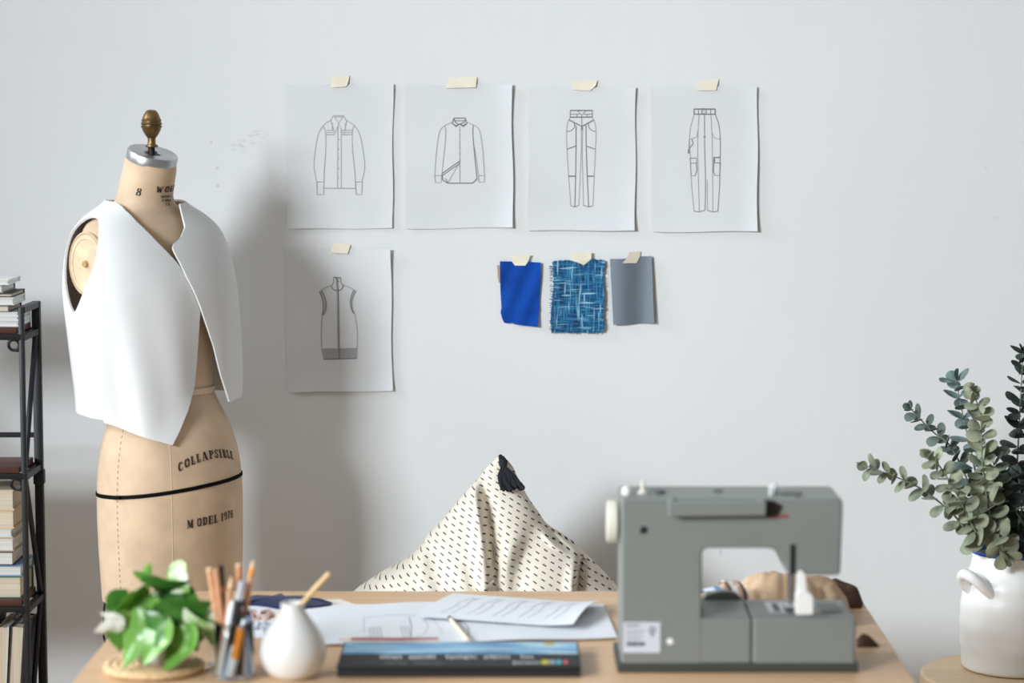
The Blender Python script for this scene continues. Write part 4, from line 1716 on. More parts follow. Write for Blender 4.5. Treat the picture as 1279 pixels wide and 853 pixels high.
ring = [P(815 + 3.4 * math.cos(t), 787 + 3.6 * math.sin(t), YM - .0011) for t in [k * .42 for k in range(3, 17)]] + [P(814, 792, YM - .0011), P(815.5, 796, YM - .0011)]
ribbon(bm, ring, 1.7 * SM, Vector((0, -1, 0)))
finish(bm, 'print', LINKD, lb, 0)

# ================================================================ CLOTHS behind the machine
def heap(name, label, outline, base_y, depth, m, seed, cat='fabric', thick=.0, rough=1.0, tz=TZ):
    """a soft heap of cloth: its crest follows the outline (photo pixels at base_y), falling away before and behind"""
    n, k = 60, 26
    bm = bmesh.new()
    xs = [p[0] for p in outline]
    g = []
    for i in range(n + 1):
        px = xs[0] + (xs[-1] - xs[0]) * i / n
        py = sminterp(outline, px)[0]
        h = max(.002, P(px, py, base_y).z - tz)
        X = P(px, py, base_y).x
        row = []
        for j in range(k + 1):
            t = -1 + 2 * j / k
            f = (1 - abs(t) ** 2.2) ** .8
            nz = noise.noise(Vector((px * .03 * rough, t * 1.6, seed))) * .35 + noise.noise(Vector((px * .09 * rough, t * 4, seed + 5))) * .14
            z = h * f * (1 + nz * (0 if abs(t) < .08 else 1) * .9)
            dd = depth * (1 + .35 * noise.noise(Vector((px * .02, seed, t))))
            row.append(bm.verts.new((X + .006 * noise.noise(Vector((px * .05, t * 2, seed + 9))), base_y + t * dd, tz + max(.0008, z))))
        g.append(row)
    for i in range(n):
        for j in range(k):
            bm.faces.new((g[i][j], g[i + 1][j], g[i + 1][j + 1], g[i][j + 1]))
    # closed underside
    lo = [[bm.verts.new((v.co.x, v.co.y, tz)) for v in (r[0], r[-1])] for r in g]
    for i in range(n):
        bm.faces.new((lo[i][1], lo[i + 1][1], lo[i + 1][0], lo[i][0]))
        bm.faces.new((g[i][0], lo[i][0], lo[i + 1][0], g[i + 1][0]))
        bm.faces.new((g[i][-1], g[i + 1][-1], lo[i + 1][1], lo[i][1]))
    for gi, li in ((g[0], lo[0]), (g[-1], lo[-1])):
        bm.faces.new([li[0]] + gi + [li[1]])
    o = finish(bm, name, m, None, 70)
    return tag(o, label, cat)


BEIGE = fabric('beige_cloth', (226, 196, 164), (214, 180, 146), 700, .85, .12, .1, .08)
BROWN = mat('black_cloth', (96, 70, 56), .8, vs=9, col2=(30, 25, 24))
TANB = fabric('brown_cloth', (150, 112, 84), (128, 92, 68), 700, .8, .1, .1)
heap('folded_cloth', 'soft beige cloth heaped behind the sewing machine', [(912, 742), (926, 730), (945, 724), (962, 716.5), (990, 720), (1020, 720), (1036, 722), (1046, 732), (1056, 746)], 4.30, .085, BEIGE, 2, 'cloth')
heap('folded_cloth', 'black cloth with brown top at the back corner of desk', [(1030, 742), (1038, 726), (1046, 722.5), (1056, 727), (1068, 733), (1071, 738), (1073, 745)], 4.42, .05, BROWN, 8, 'cloth')
# striped cloth: coloured bands
k = NT('striped_cloth')
sp = k.n('ShaderNodeTexCoord')
sx = k.n('ShaderNodeSeparateXYZ')
k.l(sp.outputs['Object'], sx.inputs[0])
q_ = k.math('FRACT', k.math('ADD', k.math('MULTIPLY', sx.outputs['X'], 15.5), k.math('MULTIPLY', sx.outputs['Y'], 9.0)))
rp = k.n('ShaderNodeValToRGB')
rp.color_ramp.interpolation = 'CONSTANT'
cols = [(0, (214, 226, 238)), (.2, (120, 158, 200)), (.38, (222, 184, 160)), (.55, (60, 44, 42)), (.63, (236, 232, 226)), (.78, (222, 186, 164)), (.9, (96, 88, 90))]
e = rp.color_ramp.elements
while len(e) < len(cols):
    e.new(.5)
for el, (ps, c) in zip(e, cols):
    el.position = ps
    el.color = lin(c)
k.l(q_, rp.inputs['Fac'])
k.l(rp.outputs['Color'], k.b.inputs['Base Color'])
k.b.inputs['Roughness'].default_value = .85
heap('folded_cloth', 'striped blue, white and peach cloth seen through the machine opening', [(868, 744), (880, 736), (895, 731), (910, 726), (924, 727), (934, 742)], 4.20, .05, k.m, 4, 'cloth')
heap('cloth_strip', 'dark brown strip of cloth poking out right of the machine', [(1070, 799), (1078, 793), (1085, 794), (1092, 798), (1097, 805)], T(1085, 806).y, .014, BROWN, 5, 'cloth')
# navy cloth on the papers
NAVY = fabric('navy_cloth', (22, 36, 74), (16, 28, 60), 800, .85, .12, .1)

# ================================================================ PAPERS on the desk
SHEET = mat('sketch_paper', (232, 236, 242), .6, var=.02, vs=6)
SHEETC = mat('cream_paper', (240, 234, 222), .6, var=.02, vs=6)
GRAPH = mat('graphite', (188, 192, 200), .7)
GRAPHD = mat('graphite_dark', (150, 154, 162), .7)
CORAL = mat('coral_wash', (240, 206, 192), .8)
BLUEW = mat('blue_wash', (202, 212, 228), .8)


def desk_sheet(label, corners, z, m, lines=(), lift=lambda u, v: 0, name='paper_sheet', n=26, k=18, cat='paper', thick=.0004, cmat=None, group='loose papers on the desk'):
    """corners in photo pixels: far-left, far-right, near-right, near-left, lying at height z"""
    pts = [T(*c, z) for c in corners]
    a, b, c, d = pts

    def pt(u, v, up=0):
        p = a * (1 - u) * (1 - v) + b * u * (1 - v) + c * u * v + d * (1 - u) * v
        return p + Vector((0, 0, lift(u, v) + up))
    ctr = pt(.5, .5)
    root = thing(name, label, cat, (ctr.x, ctr.y, z), group)
    bm = bmesh.new()
    g = [[bm.verts.new(pt(i / n, j / k)) for i in range(n + 1)] for j in range(k + 1)]
    for j in range(k):
        for i in range(n):
            bm.faces.new((g[j][i], g[j + 1][i], g[j + 1][i + 1], g[j][i + 1]))
    for f in bm.faces:
        if f.normal.z < 0:
            f.normal_flip()
    o = finish(bm, 'sheet', m, root, 60, solid=thick)
    by = {}
    for (pl, mm, w, cur) in lines:
        by.setdefault(mm.name, (mm, bmesh.new()))
        pp = curve2(pl, 5) if cur else pl
        dn = []
        for p_, q_ in zip(pp, pp[1:]):
            for t in range(4):
                dn.append((p_[0] + (q_[0] - p_[0]) * t / 4, p_[1] + (q_[1] - p_[1]) * t / 4))
        dn.append(pp[-1])
        ribbon(by[mm.name][1], [pt(*q) + Vector((0, 0, thick + .0004)) for q in dn], w, Vector((0, 0, 1)))
    for mm, b_ in by.values():
        finish(b_, 'drawing', mm, root, 0)
    return root


def squig(u0, v0, su, sv, seed, m=None, w=.0012, n=6):
    r = random.Random(seed)
    pts = []
    for i in range(n):
        pts.append((u0 + su * (i / n - .5) + r.uniform(-.3, .3) * su, v0 + sv * (.5 - (i % 2)) + r.uniform(-.2, .2) * sv))
    return (pts, m or GRAPH, w, True)


# cream sheet under the rest at the back, orange sketch, big dress sketch, right hand pair
desk_sheet('cream paper corner showing behind the navy cloth', [(345, 750), (425, 748.5), (470, 764), (330, 768)], TZ + .0004, SHEETC)
wash = [squig(.25 + .12 * i, .32, .22, .3, i, CORAL, .010, 5) for i in range(4)] + [squig(.3 + .1 * i, .62, .3, .25, 20 + i, BLUEW, .007, 6) for i in range(4)] + [squig(.35 + .1 * i, .8, .1, .2, 40 + i, GRAPHD, .0015, 6) for i in range(3)]
desk_sheet('watercolour sketch in coral and blue behind the pencil jar', [(300, 756), (395, 759), (415, 800), (296, 796)], TZ + .0010, SHEET, wash, name='watercolour_sketch', cat='sketch', group=None)
dl = [([(.42, .35), (.78, .33)], GRAPH, .0016, False), ([(.42, .35), (.41, .75)], GRAPH, .0010, False)]
dl += [([(.45 + .022 * i, .62), (.452 + .022 * i, .9)], GRAPH, .0022, False) for i in range(4)] + [([(.66 + .022 * i, .6), (.655 + .022 * i, .9)], GRAPH, .0022, False) for i in range(3)]
dl += [([(.74, .38), (.73, .6), (.70, .88)], GRAPHD, .0016, True), ([(.75, .36), (.83, .42), (.84, .62), (.78, .82), (.72, .84)], GRAPH, .0014, True), ([(.38, .88), (.44, .84), (.45, .92)], GRAPH, .0014, True), ([(.90, .3), (.91, .8)], GRAPH, .001, True)]
desk_sheet('large white sheet with a pencil garment sketch behind the pencil box', [(385, 757), (545, 753), (577, 803), (372, 806)], TZ + .0020, SHEET, dl, lambda u, v: .002 * u * u + .0012 * math.sin(u * 6 + v * 3) ** 2, name='drawing_sheet', cat='sketch', group=None)
dl2 = [squig(.35, .45, .10, .12, 71, GRAPH, .0014, 7), squig(.5, .42, .06, .1, 72, GRAPH, .0014, 5), ([(.03, .04), (.10, .5), (.05, .97)], GRAPHD, .0018, True)]
desk_sheet('flat white sheet under the curled page beside the sewing machine', [(556, 768), (753, 754), (771, 797), (573, 803)], TZ + .0034, SHEET, dl2, lambda u, v: .0015 * (1 - u) + .002 * math.sin(u * 4) ** 2 * v, name='drawing_sheet', cat='sketch', group=None)
dl3 = []
for i in range(5):
    u0 = .19 + .165 * i
    dl3 += [([(u0, .2), (u0 - .035, .45), (u0 - .03, .62), (u0 - .06, .85)], GRAPH, .0014, True), ([(u0 + .04, .2), (u0 + .02, .4), (u0 + .035, .6), (u0 + .0, .85)], GRAPH, .0014, True), ([(u0, .2), (u0 + .02, .28), (u0 + .04, .2)], GRAPH, .0012, True), ([(u0 - .03, .6), (u0 + .03, .58)], GRAPH, .001, True)]


def curl(u, v):
    return .006 + .012 * math.exp(-((u - .06) / .10) ** 2) * 0 + .010 * math.sin(PI * min(1, v)) * (.35 + .65 * u) + .006 * max(0, (u - .75) / .25) ** 2


desk_sheet('curled page of small pencil figure sketches lying uppermost on desk', [(566, 745), (750, 758), (716, 788), (519, 774)], TZ + .0042, SHEET, dl3, curl, name='drawing_sheet', cat='sketch', group=None)
# navy scrap
nv = [(300, 753), (313, 746.5), (330, 749), (352, 746), (362, 750), (380, 749.5), (392, 750.5), (399, 755), (408, 755.5), (415, 754.5), (412, 757), (395, 759), (378, 760), (352, 761), (330, 757), (312, 755), (300, 757)]
bm = bmesh.new()
rn = random.Random(9)
top_, low_ = [], []
for (x, y) in nv:
    p = T(x, y, TZ + .003)
    low_.append(bm.verts.new((p.x, p.y, TZ + .0024)))
    top_.append(bm.verts.new((p.x, p.y, TZ + .0065)))
cxy = T(350, 753.5, TZ)
mid = []
for v in top_:
    mid.append(bm.verts.new((v.co.x + (cxy.x - v.co.x) * .25, v.co.y + (cxy.y - v.co.y) * .35, TZ + .011 + rn.uniform(-.002, .004))))
ctr = bm.verts.new((cxy.x, cxy.y, TZ + .014))
nn = len(nv)
for i in range(nn):
    j = (i + 1) % nn
    bm.faces.new((low_[i], low_[j], top_[j], top_[i]))
    bm.faces.new((top_[i], top_[j], mid[j], mid[i]))
    bm.faces.new((mid[i], mid[j], ctr))
bm.faces.new(low_[::-1])
tag(finish(bm, 'fabric_scrap', NAVY, None, 50), 'navy blue cloth scrap lying behind the round white vase', 'cloth')

# ================================================================ PENCILS
PWOOD = mat('pencil_cedar', (206, 152, 116), .6, var=.12, vs=60)
PNAT = mat('pencil_natural', (216, 164, 124), .55, var=.12, vs=60)
PTIP = mat('pencil_point', (228, 196, 160), .7, var=.1)
LEAD = mat('pencil_lead', (58, 56, 58), .5)
PORANGE = mat('marker_orange', (236, 142, 34), .4)
PBLACK = mat('pen_black', (34, 33, 36), .35)
PWHITE = mat('pen_white', (226, 229, 231), .3)
PBLUEG = mat('pen_blue_grey', (128, 146, 174), .35)
PSILV = mat('pen_silver', (196, 200, 208), .3, .3)
PLBLUE = mat('pen_pale_blue', (172, 200, 214), .35)
PGREEN = mat('pen_green', (70, 112, 84), .4)


def stick(name, label, cat, a, b, segs, group=None, hexa=False):
    """a -> b from bottom to top; segs: (t0, t1, r0, r1, material, part name)"""
    a, b = Vector(a), Vector(b)
    root = thing(name, label, cat, tuple(a), group)
    for (t0, t1, r0, r1, m_, nm) in segs:
        bm = bmesh.new()
        tube(bm, [a.lerp(b, t0), a.lerp(b, t1)], [r0, r1], 6 if hexa else 12)
        finish(bm, nm, m_, root, 40)
    return root


# pencil lying on the sheets
a, b = T(585, 800, TZ + .0105), T(561.5, 771.5, TZ + .0105)
stick('pencil', 'cream pencil with black end lying across the desk papers', 'pencil', a, b, [(0, .93, .0036, .0036, mat('pencil_cream', (238, 226, 206), .5), 'shaft'), (.93, 1, .0037, .0037, PBLACK, 'end_cap')])

# ================================================================ PENCIL BOX
YBX = T(570, 846).y
ztb = P(570, 832, YBX).z
x0, x1 = P(421, 840, YBX).x, P(725, 840, YBX).x
yb1 = T(570, 801.5, ztb).y
yart = T(570, 816.5, ztb).y
BOX = thing('pencil_box', 'flat black pencil box with blue picture strip lying on the desk', 'pencil box', ((x0 + x1) / 2, (YBX + yb1) / 2, TZ))
BOXM = mat('box_black', (36, 36, 39), .38, var=.1)
finish(box(x0, x1, YBX, yb1, TZ, ztb - .0075, .002, 2), 'tray', BOXM, BOX, 30)
lid = finish(box(x0 - .0012, x1 + .0012, YBX - .0012, yb1 + .001, ztb - .007, ztb, .002, 2), 'lid', mat('box_lid', (34, 35, 39), .55, var=.08, spec=.25), BOX, 30)
k = NT('picture_strip')
sx = k.n('ShaderNodeTexNoise', i_Scale=1.0, i_Detail=6.0)
k.l(k.mapping((9, 60, 9)), sx.inputs['Vector'])
k.l(k.ramp(sx.outputs['Fac'], [(.28, lin((40, 92, 140))), (.42, lin((76, 142, 190))), (.55, lin((128, 186, 214))), (.68, lin((206, 226, 232))), (.8, lin((150, 196, 208)))]), k.b.inputs['Base Color'])
k.b.inputs['Roughness'].default_value = .35
bm = bmesh.new()
bx(bm, x0 + .002, x1 - .002, yart, yb1 - .002, ztb - .0005, ztb + .0004)
finish(bm, 'picture_strip', k.m, lid, 0)
# script printed upside down towards us, drawn as handwriting
def script(words_, px0, px1, py, h, m_, name, parent, z, seed):
    bm = bmesh.new()
    r = random.Random(seed)
    A, B = T(px0, py, z), T(px1, py, z)
    W_ = B.x - A.x
    x = A.x
    while x < B.x:
        wl = min(B.x - x, r.uniform(.035, .055))
        nlet = int(wl / .0075)
        pts = []
        for i in range(nlet * 5):
            t = i / 5
            a_ = 2 * PI * (i % 5) / 5
            up = h * (1.0 if r.random() < .72 else 2.0)
            pts.append(Vector((x + t * .0075 + .0030 * math.sin(a_), A.y + up * .5 * math.cos(a_), z)))
        if len(pts) > 8:
            ribbon(bm, smooth_poly(pts, 2), .0019, Vector((0, 0, 1)))
        x += wl + .008
    finish(bm, name, m_, parent, 0)


script(0, 474, 668, 820.5, .016, mat('box_script', (232, 236, 240), .5), 'script', lid, ztb + .0006, 3)
script(0, 480, 570, 828, .008, mat('box_script_small', (120, 120, 112), .5), 'script', lid, ztb + .0006, 4)
script(0, 640, 675, 827.5, .014, mat('box_logo_white', (206, 210, 212), .5), 'script', lid, ztb + .0006, 5)
bm_c = [((676, 686), (196, 186, 60)), ((687, 693), (150, 160, 180)), ((695, 701), (60, 176, 188)), ((703, 710), (226, 92, 106))]
for i, ((a_, b_), c) in enumerate(bm_c):
    A, B = T(a_, 830, ztb), T(b_, 824.5, ztb)
    bm = bmesh.new()
    cxm, cym = (A.x + B.x) / 2, (A.y + B.y) / 2
    pts = []
    nst = 10 if i == 3 else 16
    for q in range(nst):
        rad = 1.0 if i != 3 or q % 2 == 0 else .5
        pts.append((cxm + rad * (B.x - A.x) / 2 * 1.1 * math.cos(2 * PI * q / nst), cym + rad * abs(B.y - A.y) / 2 * math.sin(2 * PI * q / nst), ztb + .0003))
    polyface(bm, pts, .0004, Vector((0, 0, 1)))
    finish(bm, 'logo', mat('box_logo_%s' % 'abcd'[i], c, .5), lid, 0)
A = T(686, 803.5, ztb)
bm = bmesh.new()
lathe(bm, [(.010, .0), (.010, .0006)], (A.x, A.y - .004, ztb + .0003), 24)
finish(bm, 'emblem', mat('box_gold', (176, 150, 74), .4), lid, 0)
# loose pencils whose tips show left of the box
for i, (py, c, lab) in enumerate(((803.5, (172, 84, 104), 'coral pencil point peeping out left of the pencil box'), (807, (226, 200, 160), 'pale wood pencil point peeping out left of the pencil box'))):
    zz = TZ + .004
    yy = T(430, py, zz).y + .030
    tipx = P(424 + i * 2, py, yy).x
    yy = max(yy, yb1 + .006 + i * .009)
    stick('pencil', lab, 'pencil', (tipx + .17, yy, zz), (tipx, yy, zz), [(0, .88, .0036, .0036, mat('loose_pencil_%s' % 'ab'[i], c, .5), 'shaft'), (.88, .97, .0036, .0012, PTIP, 'sharpened_wood'), (.97, 1, .0012, .0003, mat('loose_lead_%s' % 'ab'[i], c, .5), 'point')], hexa=True)

# ================================================================ VASE
yv = T(366, 846).y + .005
vs_ = (P(466, 800, yv).x - P(366, 800, yv).x) / 100
xv = P(366, 800, yv).x
VCER = mat('white_porcelain', (226, 226, 223), .35, var=.015, vs=4, coat=.2)
zv0 = TZ
zv1 = P(366, 754, yv - .01).z
Hh = zv1 - zv0
VAS = thing('bud_vase', 'small round white porcelain bud vase with narrow neck on the desk', 'vase', (xv, yv, TZ))
prof = smooth_poly([(.20, 0, 0), (.265, .012, 0), (.36, .10, 0), (.43, .26, 0), (.435, .40, 0), (.40, .53, 0), (.32, .67, 0), (.235, .79, 0), (.175, .88, 0), (.155, .94, 0), (.16, .985, 0), (.152, 1.0, 0)], 4)
R_ = 41 * vs_ / .436
bm = bmesh.new()
pr = [(p.x * R_, p.y * Hh) for p in prof]
pr += [(.13 * R_, Hh * .995), (.125 * R_, Hh * .93), (.13 * R_, Hh * .88)]
lathe(bm, pr, (xv, yv, zv0), 64)
finish(bm, 'body', VCER, VAS, 50)
bm = bmesh.new()
lathe(bm, [(.12 * R_, Hh * .9), (.124 * R_, Hh * .905)], (xv, yv, zv0), 24)
finish(bm, 'mouth', mat('vase_inside', (120, 116, 108), .8), VAS)
REED = mat('reed', (226, 190, 138), .6, var=.1, vs=60)
a = Vector((xv + .004, yv, zv0 + Hh * .92))
b = P(411.5, 716, yv)
m1 = P(390, 739, yv)
bm = bmesh.new()
tube(bm, smooth_poly([a, P(379, 752, yv), m1, b], 4), [.0042] * 12 + [.0046], 10)
tag(finish(bm, 'diffuser_reed', REED, None, 50), 'pale straw stick leaning out of the round white vase', 'reed')

# ================================================================ PENCIL JAR
GLASS = NT('clear_glass')
GLASS.b.inputs['Base Color'].default_value = (.96, .98, .98, 1)
GLASS.b.inputs['Transmission Weight'].default_value = 1
GLASS.b.inputs['Roughness'].default_value = .02
GLASS.b.inputs['IOR'].default_value = 1.3
GLASS = GLASS.m
yj = T(293, 848).y + .008
sj = (P(393, 800, yj).x - P(293, 800, yj).x) / 100
xj = P(293, 812, yj).x
zj1 = P(293, 776, yj).z
hj = zj1 - TZ
rj = 24.5 * sj
bm = bmesh.new()
t = .0022
lathe(bm, [(rj * .9, 0), (rj, .003), (rj, hj - .001), (rj - t * .5, hj), (rj - t, hj - .001), (rj - t, .007), (rj * .7, .0055), (.001, .005)], (xj, yj, TZ + .0004), 48)
JAR = finish(bm, 'pencil_jar', GLASS, None, 60)
tag(JAR, 'clear glass jar holding pens and pencils on the desk', 'jar')


def jar_pt(px, py, dy, floor=False):
    p = P(px, py, yj + dy)
    if floor:
        p.z = TZ + .009
    return p


def jar_stick(name, label, cat, top, bot, dyt, dyb, segs, r=.0036, hexa=True, group=None):
    b = P(bot[0], bot[1], yj + dyb)
    a_ = P(top[0], top[1], yj + dyt)
    z0 = TZ + .0085
    # run the stick down to the jar's floor, keeping inside the glass
    tt = (z0 - a_.z) / (b.z - a_.z)
    lo_ = a_ + (b - a_) * tt
    d = Vector((lo_.x - xj, lo_.y - yj, 0))
    if d.length > rj - .0085:
        d = d.normalized() * (rj - .0085)
        lo_ = Vector((xj + d.x, yj + d.y, z0))
    return stick(name, label, cat, lo_, a_, [(t0, t1, r0 * r * 1.2, r1 * r * 1.2, m_, nm) for (t0, t1, r0, r1, m_, nm) in segs], group, hexa)


def pencil(label, top, bot, dyt, dyb, m_, r=.0036, lead=None, tipm=None):
    return jar_stick('pencil', label, 'pencil', top, bot, dyt, dyb, [(0, .86, 1, 1, m_, 'shaft'), (.86, .965, 1, .35, tipm or PTIP, 'sharpened_wood'), (.965, 1, .35, .08, lead or LEAD, 'point')], r)


def stub(label, top, bot, dyt, dyb, m_, endm, r=.0036, e=.975):
    return jar_stick('pencil', label, 'pencil', top, bot, dyt, dyb, [(0, e, 1, 1, m_, 'shaft'), (e, 1, 1, 1, endm, 'end')], r)


stub('flat ended cedar pencil at the left rim of the glass jar', (261, 709), (283, 846), .012, .010, PNAT, PTIP, .0042)
stub('cedar pencil beside the black one in the glass jar', (269.5, 711), (286, 846), .004, .014, PWOOD, PNAT, .0042)
jar_stick('pencil', 'black pencil with a pink ring in the glass jar', 'pencil', (276, 706), (284, 846), .016, .018, [(0, .75, 1, 1, PBLACK, 'shaft'), (.75, .8, 1.03, 1.03, mat('pink_ring', (222, 150, 132), .5), 'ring'), (.8, 1, 1, 1, PBLACK, 'shaft')], .0042)
pencil('sharpened cedar pencil with grey point standing mid jar', (289.5, 716), (277, 846), -.002, .004, PWOOD, .0040)
stub('orange brown pencil standing at the back of the jar', (298, 704), (301, 846), .016, .018, mat('pencil_rust', (214, 150, 108), .5), PTIP, .0038)
jar_stick('pencil', 'tallest pencil in the jar with orange band and whitish tip', 'pencil', (316.5, 700), (293, 846), .004, .010, [(0, .72, 1, 1, PWOOD, 'shaft'), (.72, .88, 1.04, 1.04, PWOOD, 'shaft'), (.88, .93, 1.02, .8, PORANGE, 'band'), (.93, 1, .8, .45, PTIP, 'tip')], .0044)
jar_stick('pen', 'black pen with silver clip leaning in the jar', 'pen', (303, 726), (279, 846), -.006, -.006, [(0, .80, 1, 1, PBLACK, 'barrel'), (.80, 1, .85, .8, PSILV, 'cap')], .0060, False)
jar_stick('pen', 'orange marker with white cap inside the glass jar', 'pen', (305.5, 774), (287, 846), -.010, -.018, [(0, .30, .95, 1, PWHITE, 'cap'), (.30, .80, 1.05, 1.05, PORANGE, 'barrel'), (.80, .93, .85, .7, PSILV, 'grip'), (.93, 1, .6, .5, PWHITE, 'nib')], .0052, False)
jar_stick('pen', 'white pen leaning against the left side of the jar', 'pen', (291.5, 750), (273, 846), -.004, -.008, [(0, .93, 1, 1, PWHITE, 'barrel'), (.93, 1, .8, .5, PWHITE, 'tip')], .0050, False)
jar_stick('pen', 'blue grey pen upright at the right side of the jar', 'pen', (311, 762), (310, 846), -.004, -.004, [(0, .9, 1, 1, PBLUEG, 'barrel'), (.9, 1, .85, .7, PBLACK, 'end')], .0044, False)
jar_stick('pen', 'pale blue pen with short body beside the orange marker', 'pen', (292, 808), (281, 846), -.012, -.018, [(0, .85, 1, 1, PLBLUE, 'barrel'), (.85, 1, .9, .6, PWHITE, 'tip')], .0040, False)
jar_stick('pen', 'dark green pen standing behind the orange marker', 'pen', (303, 770), (299, 846), .000, -.004, [(0, .9, 1, 1, PBLACK, 'barrel'), (.9, 1, 1, .8, PGREEN, 'cap'), ], .0050, False)
# clear tumbler between plant and jar
yt = T(255, 838).y + .03
xt = P(252, 820, yt).x
bm = bmesh.new()
lathe(bm, [(.016, 0), (.019, .003), (.021, .058), (.0203, .059), (.0195, .058), (.0175, .006), (.001, .005)], (xt, yt, TZ + .0004), 36)
tag(finish(bm, 'glass_tumbler', GLASS, None, 60), 'small clear tumbler between the plant and the pencil jar', 'glass')

# ================================================================ COASTER, POT, POTHOS
yc = T(192, 838).y
xc = P(193, 838, yc).x
sc_ = (P(293, 838, yc).x - P(193, 838, yc).x) / 100
WEAVE = mat('seagrass', (222, 190, 146), .8, var=.25, vs=140, bump=.3, bs=300)
bm = bmesh.new()
rings_ = 6
Rc = 61 * sc_
for i in range(rings_):
    rr_ = Rc - .0045 - i * .0125
    n = int(60 * rr_ / Rc) + 8
    # two plies twisted round one another
    for ph in (0, PI):
        pts = []
        for k_ in range(n * 4 + 1):
            a_ = 2 * PI * k_ / (n * 4)
            tw_ = a_ * n / 2 + ph
            r2 = rr_ + .0035 * math.cos(tw_)
            pts.append((xc + r2 * math.cos(a_), yc + r2 * math.sin(a_), TZ + .0082 + .0030 * math.sin(tw_)))
        tube(bm, pts, .0048, 6, cap=False)
tag(finish(bm, 'woven_coaster', WEAVE, None, 60), 'round woven straw coaster under the leafy plant', 'coaster')
zc_ = TZ + .0155
POT = mat('pot_white', (236, 234, 230), .4, var=.02)
PL = thing('potted_plant', 'bushy green pothos in a small white pot on a woven coaster', 'plant', (xc, yc, zc_))
bm = bmesh.new()
lathe(bm, [(.026, 0), (.030, .003), (.037, .025), (.040, .046), (.0395, .050), (.036, .050), (.035, .045)], (xc - .004, yc, zc_), 48)
finish(bm, 'pot', POT, PL, 50)
bm = bmesh.new()
lathe(bm, [(.0345, .040), (.0345, .043), (.02, .046)], (xc - .004, yc, zc_), 30)
finish(bm, 'soil', mat('soil', (60, 44, 34), .95, var=.3, vs=90, bump=.5), PL)


def leafmat(name, c1, c2, c3, var_scale=34, thr=.6):
    k = NT(name)
    nz = k.n('ShaderNodeTexNoise', i_Scale=var_scale, i_Detail=4.0, i_Distortion=.8)
    k.l(k.coord(), nz.inputs['Vector'])
    k.l(k.ramp(nz.outputs['Fac'], [(.3, lin(c1)), (thr - .04, lin(c2)), (thr + .04, lin(c3))]), k.b.inputs['Base Color'])
    k.b.inputs['Roughness'].default_value = .32
    k.b.inputs['Specular IOR Level'].default_value = .5
    # thin leaf: some light comes through
    k.b.inputs['Subsurface Weight'].default_value = 0
    tr = k.n('ShaderNodeBsdfTranslucent')
    tr.inputs['Color'].default_value = lin(tuple(min(255, int(v * 1.15)) for v in c2))
    ms = k.n('ShaderNodeMixShader')
    ms.inputs[0].default_value = .25
    k.l(k.b.outputs[0], ms.inputs[1])
    k.l(tr.outputs[0], ms.inputs[2])
    k.l(ms.outputs[0], k.t.nodes['Material Output'].inputs['Surface'])
    return k.m


LG = leafmat('pothos_green', (96, 150, 62), (136, 186, 88), (190, 218, 140), 22, .68)
LD = leafmat('pothos_deep', (56, 112, 46), (88, 148, 64), (140, 188, 104), 24, .7)
LV = leafmat('pothos_variegated', (124, 176, 84), (164, 204, 122), (234, 240, 214), 46, .5)
LW = leafmat('pothos_white', (244, 247, 242), (246, 248, 244), (214, 230, 200), 40, .75)
STEMM = mat('pothos_stem', (150, 176, 92), .5, var=.1)


def leaf(base, tip, side, width, bend=.2, cup=.25, m_=None, parent=None, name='leaf', n=12, k=8, wav=.0):
    """heart-shaped blade from base to tip (world points); side: across the blade"""
    base, tip = Vector(base), Vector(tip)
    ax_ = tip - base
    Ln = ax_.length
    t_ = ax_.normalized()
    s_ = (side - t_ * side.dot(t_)).normalized()
    nrm = t_.cross(s_)
    bm = bmesh.new()
    prof_ = [(0, .10), (.06, .58), (.16, .88), (.3, 1.0), (.45, .95), (.6, .78), (.75, .54), (.88, .28), (.96, .10), (1, .0)]
    g = []
    for i in range(n + 1):
        u = i / n
        hw_ = max(.02, sminterp(prof_, u)[0]) * width / 2
        row = []
        for j in range(k + 1):
            v = -1 + 2 * j / k
            lobe = -.10 * Ln * abs(v) ** 1.5 * max(0, 1 - u * 4)
            p_ = base + t_ * (u * Ln + lobe) + s_ * (v * hw_)
            p_ += nrm * (bend * Ln * 4 * u * (1 - u) * .5 + cup * hw_ * (abs(v) ** 1.4) + wav * math.sin(u * 9 + v * 2) * hw_)
            row.append(bm.verts.new(p_))
        g.append(row)
    for i in range(n):
        for j in range(k):
            bm.faces.new((g[i][j], g[i + 1][j], g[i + 1][j + 1], g[i][j + 1]))
    return finish(bm, name, m_, parent, 60, solid=.0005)


def pp(px, py, dy):
    return P(px, py, yc + dy)


X_, Z_, Y_ = Vector((1, 0, 0)), Vector((0, 0, 1)), Vector((0, 1, 0))
